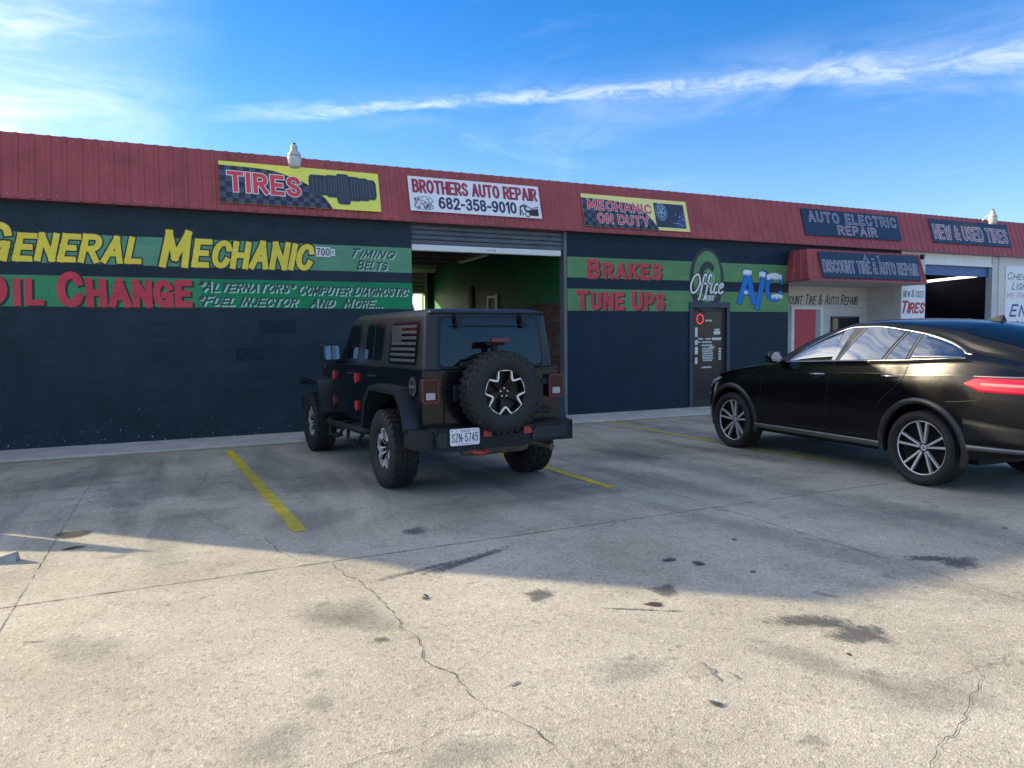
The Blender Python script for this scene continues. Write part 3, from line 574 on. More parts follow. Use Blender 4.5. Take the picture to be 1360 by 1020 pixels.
# pier: new & used tires board
b = MB(); b.box(RX1+0.01, PX0-0.01, -0.02, -0.001, 1.6, 2.74); bd = part(b, 'painted_board', m_offwhite, wl_p)
bl = mat('blue_black_brush_paint', (0.02, 0.03, 0.08), 0.5)
lettering(wl_p, 'NEW & USED', (RX1+0.05, PX0-0.05, 2.45, 2.64), [(0.0, 0, 0, bl, 0.0025)], shear=0.25, small=0.85, jit=0.08, seed=22, y=-0.02)
lettering(wl_p, 'TIRES', (RX1+0.05, PX0-0.03, 2.06, 2.37), [(0.02, 0, 0, m_redp, 0.004), (0.02, 0.015, -0.012, bl, 0.0025)], shear=0.25, small=0.88, jit=0.05, seed=23, y=-0.02)
lettering(wl_p, 'ALL', (RX1+0.20, PX0-0.25, 1.74, 1.92), [(0.03, 0, 0, bl, 0.0025)], shear=0.15, seed=24, y=-0.02)
# right wall board
b = MB(); bx = W(1334, 400)[0]; b.box(bx, bx+3.2, -0.02, -0.001, 1.55, 3.35); part(b, 'painted_board', m_offwhite, wl_q)
ux = W(1337, 380)[0]
lettering(wl_q, 'CHECK ENGINE', (ux, ux+2.3, 2.98, 3.18), [(0.0, 0, 0, bl, 0.0025)], shear=0.2, small=0.85, jit=0.07, seed=25, y=-0.02)
lettering(wl_q, 'LIGHT ON', (ux+0.18, ux+1.6, 2.71, 2.92), [(0.0, 0, 0, bl, 0.0025)], shear=0.25, small=0.85, jit=0.07, seed=26, y=-0.02)
lettering(wl_q, 'WE FIX TRANSMISSIONS', (ux, ux+2.6, 2.50, 2.64), [(0.0, 0, 0, mat('pale_red_brush_paint', (0.6, 0.16, 0.14), 0.5), 0.0025)], shear=0.2, small=0.85, jit=0.07, seed=27, y=-0.02)
lettering(wl_q, 'ENGINE', (ux+0.12, ux+2.3, 1.97, 2.32), [(0.03, 0, 0, mat('royal_blue_brush_paint', (0.02, 0.06, 0.30), 0.5), 0.0025)], shear=0.2, small=0.9, jit=0.05, seed=28, y=-0.02)
lettering(wl_q, 'SERVICE', (ux+0.35, ux+1.7, 1.66, 1.86), [(0.0, 0, 0, bl, 0.0025)], shear=0.2, small=0.85, jit=0.07, seed=29, y=-0.02)

# ---- right bay
for nm_, q_ in (('bay_side_wall', (PX0-0.15, PX0-0.01, 0.201, YB-0.01, 0.012, HT-0.001)), ('bay_side_wall', (25, 25.1, 0.201, YB-0.01, 0.012, HT-0.001)), ('bay_rear_wall', (PX0, 25, YB-0.3, YB-0.2, 0.012, HT-0.001)), ('ceiling', (PX0, 25, 0.21, YB-0.31, 3.75, 3.78))): b = MB(); b.box(*q_); part(b, nm_, m_blue_in)
b = MB(); zr1, zr2 = W(1280, 353)[1], W(1280, 366)[1]; b.box(PX0+0.001, PX1-0.25, 0.04, 0.10, zr1+0.06, 3.615)
rd2 = part(b, 'roller_door', m_whitemetal, label='white and blue sectional door pushed up over the right bay')
b = MB(); b.box(PX0+0.001, PX1-0.251, 0.12, 0.2, zr2, zr1+0.055); part(b, 'door_panel', m_bluemetal, rd2)
b = MB(); b.box(PX0+0.001, PX1-0.251, 0.02, 0.115, zr1, zr1+0.059); part(b, 'bottom_rail', m_whitemetal, rd2)
b = MB(); b.box(PX1-0.25, PX1-0.001, 0.02, 0.19, 0.012, 3.615); part(b, 'bay_jamb', mat('pale_grey_jamb', (0.50, 0.51, 0.52), 0.5, var=0.1))
for q_ in ((18.9, 18.96, 1.5, 1.56, 0.012, 3.0), (19.4, 19.44, 2.5, 2.54, 0.012, 3.7)): b = MB(); b.box(*q_); part(b, 'bay_post', mat('dull_steel_post', (0.25, 0.28, 0.32), 0.5))

# ---- fascia
FB = Vector((0, -0.12, 3.60)); FT = Vector((0, 0.14, 4.565)); FN = Vector((0, -0.966, 0.259)); FU = (FT-FB).normalized()
def ribs(x0, x1, pitch=0.2, h=0.015):
    x = x0; o = []
    while x < x1:
        o += [(x, 0), (x+pitch*0.62, 0), (x+pitch*0.70, h), (x+pitch*0.92, h)]; x += pitch
    return [p for p in o if p[0] <= x1]+[(x1, 0)]
b = MB(); rp = ribs(X0, X1)
rows = []
for t_ in (0.0, 0.5, 1.0): rows.append([FB.lerp(FT, t_)+FN*h+Vector((x, 0, 0)) for x, h in rp])
b.grid(rows, smooth=False)
rows = [[FT+FN*h+Vector((x, 0, 0)) for x, h in rp], [FT+Vector((x, 0.10, 0.0)) for x, h in rp], [Vector((x, 0.24, HT+0.12)) for x, h in rp]]; b.grid(rows, smooth=False)
fas = part(b, 'fascia', m_red_metal, fixn=False, label='red ribbed metal fascia sloping back along the whole roof edge')
b = MB(); b.box(X0, X1, -0.13, -0.001, 3.585, 3.598); part(b, 'bottom_trim', m_red_trim, fas)
b = MB(); b.poly([(X0, -0.12, 3.6), (X0, 0.14, 4.565), (X0, 0.24, 4.565), (X0, 0.24, 3.6)]); part(b, 'end_cap', m_red_metal, fas)
b = MB(); rnd = random.Random(2)
for x, h in rp[1::4]:
    for t_ in (0.06, 0.93):
        p = FB.lerp(FT, t_)+FN*0.001+Vector((x-0.06, 0, 0)); b.cyl(p, FN, 0.008, 0, 0.006, 6)
part(b, 'screw_head', mat('dull_screw', (0.35, 0.33, 0.32), 0.5), fas)

# ---- entry canopy (mansard box over the recess)
cn = MB(); ca0, ca1 = 12.60, 16.40
def face_ribs(p0, p1, q0, q1, n):            # ribbed quad p0->p1 bottom, q0->q1 top
    p0, p1, q0, q1 = map(Vector, (p0, p1, q0, q1)); nr = (p1-p0).cross(q0-p0).normalized(); r_ = [[], []]
    L = (p1-p0).length; k = max(2, round(L/0.2))
    for i in range(k):
        for f_, h in ((0, 0), (0.62, 0), (0.70, 0.02), (0.92, 0.02)):
            t_ = (i+f_)/k; r_[0].append(p0.lerp(p1, t_)+nr*h); r_[1].append(q0.lerp(q1, t_)+nr*h)
    r_[0].append(p1); r_[1].append(q1); cn.grid(r_, smooth=False)
face_ribs((ca0, -0.70, 2.76), (ca1, -0.70, 2.76), (ca0+0.10, -0.54, 3.43), (ca1-0.10, -0.54, 3.43), 1)
face_ribs((ca0, -0.002, 2.76), (ca0, -0.70, 2.76), (ca0+0.10, -0.002, 3.43), (ca0+0.10, -0.54, 3.43), 1)
face_ribs((ca1, -0.70, 2.76), (ca1, -0.002, 2.76), (ca1-0.10, -0.54, 3.43), (ca1-0.10, -0.002, 3.43), 1)
cn.poly([(ca0+0.10, -0.54, 3.43), (ca1-0.10, -0.54, 3.43), (ca1-0.10, -0.002, 3.44), (ca0+0.10, -0.002, 3.44)])
can = part(cn, 'canopy', m_red_metal, fixn=False, label='red ribbed metal canopy boxed out over the recessed entry')
b = MB(); b.box(ca0+0.01, ca1-0.01, -0.69, -0.003, 2.74, 2.758); b.box(RX0+0.001, RX1-0.001, 0.0, RD-0.002, 2.74, 2.758); part(b, 'soffit', mat('pale_soffit', (0.42, 0.40, 0.38), 0.6, var=0.1), can)
b = MB(); b.box(ca0-0.012, ca1+0.012, -0.722, -0.695, 2.725, 2.765); b.box(ca0-0.012, ca0+0.01, -0.694, -0.002, 2.725, 2.765); b.box(ca1-0.01, ca1+0.012, -0.694, -0.002, 2.725, 2.765); part(b, 'bottom_trim', m_red_trim, can)
# ------------------------------------------------------------------ signs on the fascia
TILT = -math.atan2(0.26, 0.965)
def sign(name, label, x0, t0, cat='sign', group='signs on the red fascia'):
    p = FB + FU*t0 + FN*0.036
    return thing(name, label, cat, (x0, DW+p.y, p.z), (TILT, 0, 0), group)
def panel(parent, w_, h_, m, name='panel', th=0.012):
    b = MB(); b.box(0, w_, 0, th, 0, h_); return b.build(name, m, parent, bevel=0.003, seg=1)
def checker_mat(name, c1, c2, s):
    m = bpy.data.materials.new(name); m.use_nodes = True; t = m.node_tree; b = t.nodes['Principled BSDF']
    tcn = t.nodes.new('ShaderNodeTexCoord'); mp = t.nodes.new('ShaderNodeMapping'); t.links.new(tcn.outputs['Object'], mp.inputs[0]); mp.inputs['Location'].default_value = (0.003, 0.5, 0.004)
    ck = t.nodes.new('ShaderNodeTexChecker'); ck.inputs['Scale'].default_value = s; t.links.new(mp.outputs[0], ck.inputs['Vector'])
    ck.inputs['Color1'].default_value = (*c1, 1); ck.inputs['Color2'].default_value = (*c2, 1); t.links.new(ck.outputs[0], b.inputs['Base Color']); b.inputs['Roughness'].default_value = 0.5
    return m
m_check = checker_mat('navy_checker_print', (0.012, 0.016, 0.03), (0.055, 0.075, 0.125), 11)
m_lemon = mat('lemon_banner', (0.80, 0.80, 0.12), 0.5, var=0.05)
m_cream = mat('cream_banner', (0.80, 0.74, 0.26), 0.5, var=0.05)
m_redprint = mat('red_banner_print', (0.66, 0.05, 0.07), 0.5)
m_whiteprint = mat('white_banner_print', (0.78, 0.78, 0.80), 0.5)
m_tyreprint = mat('dark_slate_print', (0.022, 0.035, 0.060), 0.5)
m_tyreprint2 = mat('grey_slate_print', (0.075, 0.095, 0.13), 0.5)
def rrect(u0, u1, v0, v1, r, n=5):
    o = []
    for cx, cz, a in ((u1-r[0], v1-r[1], 0), (u0+r[0], v1-r[1], 90), (u0+r[0], v0+r[1], 180), (u1-r[0], v0+r[1], 270)):
        for i in range(n+1): o.append((cx+r[0]*math.cos(R(a+90*i/n)), cz+r[1]*math.sin(R(a+90*i/n))))
    return o
# TIRES
s1 = sign('banner', 'yellow banner with a checkered corner reading TIRES beside a row of tyres', 0.745, 0.115)
w_, h_ = 2.55, 0.70
panel(s1, w_, h_, m_lemon)
q = MB(); cur = bez([(0,0.90,0),(0.28,0.87,0),(0.42,0.74,0),(0.53,0.57,0),(0.63,0.28,0),(0.68,0.0,0)], 6)
flat(q, [(p.x*w_, p.y*h_) for p in cur]+[(0, 0)], 0.003); q.build('checker_print', m_check, s1, fixn=False)
lettering(s1, 'TIRES', (0.045*w_, 0.485*w_, 0.27*h_, 0.77*h_), [(0.055, 0, 0, m_redprint, 0.006), (0.10, 0, 0, m_whiteprint, 0.0045)], gap=0.09, slope=-0.02)
q = MB()
for u0, u1, v0, v1 in ((0.54, 0.66, 0.34, 0.83), (0.645, 0.735, 0.30, 0.85), (0.88, 0.975, 0.30, 0.80), (0.83, 0.93, 0.26, 0.83), (0.775, 0.87, 0.24, 0.85), (0.715, 0.80, 0.14, 0.90)):
    off = 0.0045+0.0006*(u0 > 0.6)+0.0004*(u0 > 0.64)+0.0008*(abs(u0-0.715) < 0.01)+0.0003*(u0 in (0.83, 0.775))+0.0003*(u0 == 0.775)
    q.cur = 1; flat(q, rrect(u0*w_-0.008, u1*w_+0.008, v0*h_-0.008, v1*h_+0.008, (0.05, 0.10)), off-0.0002)
    q.cur = 0; flat(q, rrect(u0*w_, u1*w_, v0*h_, v1*h_, (0.05, 0.10)), off)
    q.cur = 1
    for k in range(1, 5):
        x = (u0+(u1-u0)*k/5)*w_; flat(q, [(x-0.006, (v0+0.06)*h_), (x+0.006, (v0+0.06)*h_), (x+0.006, (v1-0.06)*h_), (x-0.006, (v1-0.06)*h_)], off+0.0002)
q.build('tyre_print', [m_tyreprint, m_tyreprint2], s1, fixn=False)
# BROTHERS AUTO REPAIR
s2 = sign('banner', 'white banner reading BROTHERS AUTO REPAIR with a phone number', 3.82, 0.18); w_, h_ = 2.56, 0.65
panel(s2, w_, h_, m_offwhite)
crim = mat('crimson_print', (0.42, 0.02, 0.05), 0.5)
lettering(s2, 'BROTHERS AUTO REPAIR', (0.025*w_, 0.975*w_, 0.535*h_, 0.92*h_), [(0.03, 0, 0, crim, 0.006), (0.05, 0.008, -0.004, m_navyp, 0.0045)], gap=0.10, space=0.42)
lettering(s2, '682-358-9010', (0.205*w_, 0.80*w_, 0.10*h_, 0.45*h_), [(0.035, 0, 0, m_navyp, 0.0045)], gap=0.07)
q = MB(); rnd = random.Random(8)         # engine line drawing
for i in range(16):
    cx, cz = 0.02*w_+rnd.uniform(0.05, 0.31), 0.05*h_+rnd.uniform(0.03, 0.2); r = rnd.uniform(0.012, 0.035); ring(q, cx, cz, r*1.3, r, 0.006, 0.006, 0.0045+i*0.00005, 12)
for i in range(12):
    x, z = 0.03*w_+rnd.uniform(0.0, 0.26), 0.06*h_+rnd.uniform(0.0, 0.21); l = rnd.uniform(0.03, 0.09); a = rnd.choice([0, 0.3, -0.3, 1.4])
    stroke(q, [(x, z), (x+l*math.cos(a), z+l*math.sin(a))], rnd.uniform(0.006, 0.016), 0.0056+i*0.00005, 1)
for pts in ([(0.03,0.36),(0.08,0.41),(0.13,0.41),(0.165,0.33),(0.15,0.22),(0.165,0.12),(0.14,0.06),(0.06,0.06),(0.03,0.14),(0.045,0.24),(0.03,0.36)],):
    stroke(q, [(a*w_, b_*h_) for a, b_ in pts], 0.008, 0.0064, 4)
q.build('engine_drawing', m_navyp, s2, fixn=False)
q = MB()                                   # man bent under an open bonnet, drawn in black
M2 = lambda L: [(a*w_, b_*h_) for a, b_ in L]
flat(q, M2([(0.855,0.30),(0.89,0.23),(0.975,0.30),(0.975,0.07),(0.945,0.07),(0.90,0.08),(0.90,0.16),(0.865,0.22)]), 0.0045)
stroke(q, M2([(0.86,0.42),(0.93,0.26)]), 0.018, 0.005, 1); stroke(q, M2([(0.93,0.30),(0.98,0.35)]), 0.014, 0.0052, 1)
stroke(q, M2([(0.83,0.32),(0.85,0.36),(0.87,0.33),(0.875,0.28)]), 0.034, 0.0054, 4); flat(q, ell(0.872*w_, 0.325*h_, 0.022, 0.022, 14), 0.0058)
stroke(q, M2([(0.832,0.33),(0.828,0.2),(0.825,0.06)]), 0.026, 0.0060, 4); stroke(q, M2([(0.836,0.22),(0.848,0.13),(0.848,0.06)]), 0.020, 0.0062, 4)
ring(q, 0.885*w_, 0.11*h_, 0.055, 0.055, 0.016, 0.016, 0.0066, 20)
q.build('mechanic_drawing', m_ink, s2, fixn=False)
# MECHANIC ON DUTY
s3 = sign('banner', 'small banner with a checkered corner reading MECHANIC ON DUTY beside a wheel picture', 7.30, 0.10); w_, h_ = 2.53, 0.67
panel(s3, w_, h_, m_cream)
q = MB(); cur = bez([(0,0.87,0),(0.30,0.84,0),(0.50,0.72,0),(0.62,0.38,0),(0.69,0.0,0)], 6)
flat(q, [(p.x*w_, p.y*h_) for p in cur]+[(0, 0)], 0.003); q.build('checker_print', m_check, s3, fixn=False)
lay3 = [(0.05, 0, 0, m_redprint, 0.006), (0.095, 0, 0, m_whiteprint, 0.0045)]
lettering(s3, 'MECHANIC', (0.045*w_, 0.64*w_, 0.52*h_, 0.83*h_), lay3, gap=0.10, slope=-0.01)
lettering(s3, 'ON DUTY', (0.12*w_, 0.60*w_, 0.11*h_, 0.42*h_), lay3, gap=0.10, slope=-0.01)
q = MB(); mp_ = [m_tyreprint, mat('pale_blue_print', (0.22, 0.32, 0.48), 0.5), mat('mid_blue_print', (0.03, 0.07, 0.22), 0.5), m_whiteprint]
flat(q, [(0.67*w_, 0.10*h_), (0.965*w_, 0.10*h_), (0.965*w_, 0.88*h_), (0.67*w_, 0.88*h_)], 0.004)
q.cur = 1; flat(q, ell(0.735*w_, 0.60*h_, 0.14, 0.19, 28), 0.0055); q.cur = 0; ring(q, 0.735*w_, 0.60*h_, 0.125, 0.17, 0.02, 0.025, 0.0062, 24)
for k in range(5):
    a = R(90+72*k); flat(q, ell(0.735*w_+0.065*math.cos(a), 0.60*h_+0.09*math.sin(a), 0.022, 0.034, 10), 0.0064)
q.cur = 2; flat(q, [((0.87+a)*w_, (0.12+b_)*h_) for a, b_ in ((0,0),(0.09,0),(0.09,0.5),(0.06,0.56),(0.05,0.3),(0.01,0.24))], 0.0055)
q.cur = 3; rnd = random.Random(5)
for i in range(9):
    x, z = (0.84+rnd.random()*0.10)*w_, (0.15+rnd.random()*0.4)*h_; stroke(q, [(x, z), (x+rnd.uniform(0.01, 0.05), z+rnd.uniform(-0.03, 0.03))], 0.008, 0.0062+i*0.0001, 1)
q.build('picture_print', mp_, s3, fixn=False)
# AUTO ELECTRIC REPAIR and NEW & USED TIRES
m_nbanner = mat('dark_navy_banner', (0.010, 0.022, 0.055), 0.45, var=0.1)
m_mauve = mat('faded_mauve_print', (0.20, 0.10, 0.17), 0.5); m_slate = mat('slate_blue_print', (0.035, 0.05, 0.10), 0.5); m_greyp = mat('pale_grey_print', (0.56, 0.55, 0.62), 0.5)
s4 = sign('banner', 'navy board reading AUTO ELECTRIC REPAIR in outlined letters', 13.10, 0.215); w_, h_ = 3.20, 0.645
panel(s4, w_, h_, m_nbanner)
lettering(s4, 'AUTO ELECTRIC', (0.06*w_, 0.965*w_, 0.52*h_, 0.90*h_), [(0.0, 0, 0, m_slate, 0.006), (0.055, 0, 0, m_greyp, 0.0045)], gap=0.20, space=0.55)
lettering(s4, 'REPAIR', (0.33*w_, 0.73*w_, 0.09*h_, 0.43*h_), [(0.0, 0, 0, m_mauve, 0.006), (0.055, 0, 0, m_greyp, 0.0045)], gap=0.18)
s5 = sign('banner', 'navy board below the right roof lamp reading NEW & USED TIRES', 17.46, 0.24); w_, h_ = 3.18, 0.635
panel(s5, w_, h_, m_nbanner)
lettering(s5, 'NEW & USED TIRES', (0.03*w_, 0.965*w_, 0.16*h_, 0.76*h_), [(0.0, 0, 0, mat('faded_red_print', (0.28, 0.08, 0.12), 0.5), 0.006), (0.055, 0, 0, m_greyp, 0.0045)], gap=0.16, space=0.35)
# canopy sign
cth = -math.atan2(0.16, 0.67); lx = W(1091.3, 369.6, -0.70)[0]; rx = W(1222.5, 372.6, -0.70)[0]
s6 = thing('banner', 'navy board on the entry canopy reading A-1 DISCOUNT TIRE & AUTO REPAIR', 'sign', (lx, DW-0.705-0.03, 2.805), (cth, 0, 0)); w_, h_ = rx-lx, 0.60
panel(s6, w_, h_, m_nbanner)
lettering(s6, 'A - 1', (0.42*w_, 0.585*w_, 0.68*h_, 0.93*h_), [(0.0, 0, 0, m_slate, 0.006), (0.05, 0, 0, m_greyp, 0.0045)], gap=0.12, space=0.2)
lettering(s6, 'DISCOUNT TIRE & AUTO REPAIR', (0.02*w_, 0.975*w_, 0.20*h_, 0.66*h_), [(0.0, 0, 0, m_slate, 0.006), (0.06, 0, 0, m_greyp, 0.0045)], gap=0.16, space=0.40)
# street number
nx0, nz0 = W(419.3, 341); nx1, nz1 = W(438.3, 329); 
s7 = thing('number_plaque', 'small white street number plaques reading 700 C on the green stripe', 'plaque', (nx0, DW-0.012, nz0))
pw = nx1-nx0; ph = 0.165
b = MB()
for k in range(3): b.box(k*pw/3+0.002, (k+1)*pw/3-0.002, -0.004, 0.009, 0, ph)
b.box(pw+0.012, pw+0.078, -0.004, 0.009, 0.02, 0.135); b.build('tile', m_whiteprint, s7, bevel=0.002, seg=1)
lettering(s7, '700', (0.012, pw-0.012, 0.02, ph-0.02), [(0.02, 0, 0, m_ink, 0.006)], gap=0.22)
lettering(s7, 'C', (pw+0.025, pw+0.065, 0.045, 0.11), [(0.02, 0, 0, m_ink, 0.006)])

# ------------------------------------------------------------------ roof lamps
m_galv = mat('weathered_galvanised', (0.42, 0.43, 0.42), 0.45, metal=0.3, var=0.2, vscale=12)
m_acry = mat('clouded_acrylic', (0.55, 0.56, 0.54), 0.25, var=0.2, vscale=10, spec=0.6)
def lamp(x, label, zt):
    o = thing('area_lamp', label, 'lamp', (x, DW-0.30, zt-0.36), group='lamps along the roof edge'); o.scale = (0.86,)*3
    b = MB(); b.lathe([(0.0,0.42),(0.045,0.415),(0.062,0.39),(0.066,0.31),(0.085,0.285),(0.105,0.27),(0.118,0.235),(0.122,0.195),(0.0,0.195)], n=24); b.build('housing', m_galv, o, bevel=0)
    b = MB(); prof = [(0.121,0.194),(0.126,0.175),(0.112,0.10),(0.098,0.03),(0.085,0.0),(0.0,0.0)]; b.lathe(prof, n=24)
    for k in range(24):
        a = 2*math.pi*k/24; b.tube([(0.1255*math.cos(a),0.1255*math.sin(a),0.172),(0.099*math.cos(a),0.099*math.sin(a),0.032)], 0.004, 5)
    b.build('refractor', m_acry, o)
    b = MB(); b.tube([(0.04,0.06,0.30),(0.08,0.16,0.30),(0.10,0.30,0.25),(0.10,0.42,0.12)], 0.018, 8); b.build('bracket', m_galv, o)
    b = MB(); b.cyl((0,0,0.40),(0,0,1),0.03,0,0.05,12); b.build('photocell', m_black, o)
    return o
lamp(1.855, 'grey dusk lamp hanging over the TIRES banner at the roof edge', 4.66)
lamp(19.45, 'pale dusk lamp above the NEW & USED TIRES board at the roof edge', 4.72)

# ------------------------------------------------------------------ strip lights, camera, poster
g0 = G(610, 348, 3.38); g1 = G(652, 338, 3.38)
o = thing('strip_light', 'unlit strip light box under the ceiling of the open left bay', 'light', (g0[0], g1[1], 3.38))
b = MB(); L_ = g0[1]-g1[1]; b.box(-0.07, 0.07, 0, L_, 0.0, 0.10); b.build('housing', mat('dusty_white_metal', (0.55, 0.52, 0.48), 0.5), o, bevel=0.01)
b = MB(); b.cyl((-0.035, 0.06, -0.018), (0,1,0), 0.016, 0, L_-0.12, 10); b.cyl((0.035, 0.06, -0.018), (0,1,0), 0.016, 0, L_-0.12, 10); b.build('tube', mat('dead_tube', (0.6, 0.6, 0.58), 0.3), o)
b = MB(); b.cyl((0, 0.3, 0.10), (0,0,1), 0.006, 0, 0.42, 6); b.cyl((0, L_-0.3, 0.10), (0,0,1), 0.006, 0, 0.42, 6); b.build('hanger', m_galv, o)
h0 = G(1299, 366, 3.42); h1 = G(1226, 374, 3.42); v_ = Vector((h0[0]-h1[0], h0[1]-h1[1], 0)); L_ = v_.length
o = thing('strip_light', 'lit white strip light under the ceiling of the dark right bay', 'light', (h1[0], h1[1], 3.42), (0, 0, math.atan2(v_.y, v_.x)))
b = MB(); b.box(0, L_, -0.08, 0.08, 0.03, 0.09); b.build('housing', m_whitemetal, o, bevel=0.008)
b = MB(); b.cyl((0.05, 0.0, 0.0), (1,0,0), 0.05, 0, L_-0.1, 10); b.build('tube', mat('lit_tube', (0.9, 0.9, 0.85), 0.3, emit=((1.0, 0.93, 0.82), 0.9)), o)
b = MB(); b.cyl((0.4, 0, 0.09), (0,0,1), 0.006, 0, 0.26, 6); b.cyl((L_-0.4, 0, 0.09), (0,0,1), 0.006, 0, 0.26, 6); b.build('hanger', m_galv, o)
cx, cz = W(1222, 341, -0.5)
o = thing('security_camera', 'small dark dome camera at the right end of the entry canopy', 'camera', (cx+0.05, DW-0.52, cz-0.06))
b = MB(); b.cyl((0,0,0.06), (0,0,1), 0.055, 0, 0.05, 16); b.build('mount', m_black, o)
b = MB(); b.lathe([(0.05,0.06),(0.05,0.03),(0.035,0.0),(0.0,-0.012)], n=16); b.build('dome', mat('smoked_dome', (0.01,0.01,0.012), 0.05), o)
p0 = W(1240, 411, 8.15); p1 = W(1277, 379, 8.15)
o = thing('poster', 'faded poster hanging on the back wall of the dark right bay', 'poster', (p0[0], DW+YB-0.32, p0[1]))
b = MB(); b.box(0, p1[0]-p0[0], -0.01, 0.005, 0, p1[1]-p0[1]); b.build('sheet', mat('faded_poster_print', (0.16, 0.19, 0.24), 0.7, var=0.6, vscale=2.5), o)
b = MB(); W_, H_ = p1[0]-p0[0], p1[1]-p0[1]
for a in ((-0.03, 0, 0, H_), (W_, W_+0.03, 0, H_), (-0.03, W_+0.03, -0.03, 0), (-0.03, W_+0.03, H_, H_+0.03)): b.box(a[0], a[1], -0.02, 0.006, a[2], a[3])
b.build('frame', m_black, o)

# ------------------------------------------------------------------ ground
def ground_mat():
    m = bpy.data.materials.new('worn_concrete'); m.use_nodes = True; t = m.node_tree; b = t.nodes['Principled BSDF']; N = t.nodes.new; L = t.links.new
    tcn = N('ShaderNodeTexCoord'); P = tcn.outputs['Object']
    def noise(sc_, det=4, ro=0.6, vec=P, dist=0):
        n = N('ShaderNodeTexNoise'); L(vec, n.inputs['Vector']); n.inputs['Scale'].default_value = sc_; n.inputs['Detail'].default_value = det; n.inputs['Roughness'].default_value = ro; n.inputs['Distortion'].default_value = dist; return n.outputs['Fac']
    def mrange(x, a, b_, c=0.0, d=1.0, sm=False):
        n = N('ShaderNodeMapRange'); L(x, n.inputs[0]); n.inputs[1].default_value = a; n.inputs[2].default_value = b_; n.inputs[3].default_value = c; n.inputs[4].default_value = d
        if sm: n.interpolation_type = 'SMOOTHSTEP'
        return n.outputs[0]
    def mul(a, k, fac=1.0, blend='MULTIPLY'):
        n = N('ShaderNodeMix'); n.data_type = 'RGBA'; n.blend_type = blend
        if isinstance(fac, float): n.inputs[0].default_value = fac
        else: L(fac, n.inputs[0])
        L(a, n.inputs[6])
        if isinstance(k, tuple): n.inputs[7].default_value = (*k, 1)
        else: L(k, n.inputs[7])
        return n.outputs[2]
    def mth(op, a, b_):
        n = N('ShaderNodeMath'); n.operation = op; L(a, n.inputs[0])
        if isinstance(b_, float): n.inputs[1].default_value = b_
        else: L(b_, n.inputs[1])
        return n.outputs[0]
    rp = N('ShaderNodeValToRGB'); e = rp.color_ramp.elements; e[0].position = 0.30; e[1].position = 0.70
    e[0].color = (0.34, 0.305, 0.24, 1); e[1].color = (0.49, 0.45, 0.37, 1); L(noise(0.8, 8, 0.65), rp.inputs[0]); c = rp.outputs[0]
    # exposed aggregate: millimetre to centimetre grains
    vo = N('ShaderNodeTexVoronoi'); L(P, vo.inputs['Vector']); vo.inputs['Scale'].default_value = 105; hsv = N('ShaderNodeSeparateColor'); L(vo.outputs['Color'], hsv.inputs[0])
    c = mul(c, mrange(hsv.outputs[0], 0, 1, 0.86, 1.13)); c = mul(c, mrange(noise(60, 5, 0.75), 0.3, 0.7, 0.87, 1.12))
    vo2 = N('ShaderNodeTexVoronoi'); L(P, vo2.inputs['Vector']); vo2.inputs['Scale'].default_value = 52; s2_ = N('ShaderNodeSeparateColor'); L(vo2.outputs['Color'], s2_.inputs[0])
    c = mul(c, (0.62, 0.60, 0.56), mth('MULTIPLY', mrange(s2_.outputs[1], 0.86, 0.90), 0.55))
    c = mul(c, (1.3, 1.28, 1.22), mth('MULTIPLY', mrange(s2_.outputs[2], 0.88, 0.92), 0.6))
    # mottled dirt
    c = mul(c, (0.74, 0.74, 0.75), mth('MULTIPLY', mrange(noise(0.55, 7, 0.7, dist=0.6), 0.48, 0.66, sm=True), 0.75))
    c = mul(c, (0.72, 0.70, 0.68), mth('MULTIPLY', mrange(noise(2.6, 6, 0.7), 0.54, 0.72, sm=True), 0.6))
    # parking bays nearer the shop: tyre polish and oil, smoother and darker
    sep = N('ShaderNodeSeparateXYZ'); L(P, sep.inputs[0])
    bay = mrange(sep.outputs['Y'], 4.2, 7.2, sm=True)
    mp = N('ShaderNodeMapping'); L(P, mp.inputs[0]); mp.inputs['Scale'].default_value = (1.6, 0.32, 1); mp.inputs['Rotation'].default_value = (0, 0, R(6))
    dark = mth('MULTIPLY', bay, mrange(noise(1.0, 7, 0.65, mp.outputs[0], 0.8), 0.40, 0.66, sm=True))
    c = mul(c, (0.62, 0.65, 0.68), dark)
    mp2 = N('ShaderNodeMapping'); L(P, mp2.inputs[0]); mp2.inputs['Scale'].default_value = (0.35, 1.9, 1); mp2.inputs['Rotation'].default_value = (0, 0, R(-12))
    c = mul(c, (0.78, 0.79, 0.80), mth('MULTIPLY', bay, mrange(noise(1.3, 6, 0.7, mp2.outputs[0], 0.5), 0.50, 0.68, sm=True)))
    spots = mrange(noise(3.3, 3, 0.5, dist=0.4), 0.685, 0.72)
    c = mul(c, (0.50, 0.48, 0.47), mth('MULTIPLY', spots, 0.6))
    L(c, b.inputs['Base Color'])
    ro = mth('SUBTRACT', mrange(noise(1.2, 5), 0.3, 0.7, 0.72, 0.9), mth('MULTIPLY', bay, 0.16)); L(ro, b.inputs['Roughness']); b.inputs['Specular IOR Level'].default_value = 0.4
    h = mth('ADD', mth('MULTIPLY', vo.outputs['Distance'], 0.8), mth('MULTIPLY', noise(60, 4, 0.7), 0.9))
    bu = N('ShaderNodeBump'); bu.inputs['Strength'].default_value = 0.34; bu.inputs['Distance'].default_value = 0.006; L(h, bu.inputs['Height']); L(bu.outputs[0], b.inputs['Normal'])
    return m
m_ground = ground_mat()
b = MB(); b.grid([[(x, y, 0) for y in (-400, -60, -10, 0, 5, 10, 12, 20, 60, 400)] for x in (-400, -60, -10, 0, 10, 20, 60, 400)], smooth=False)
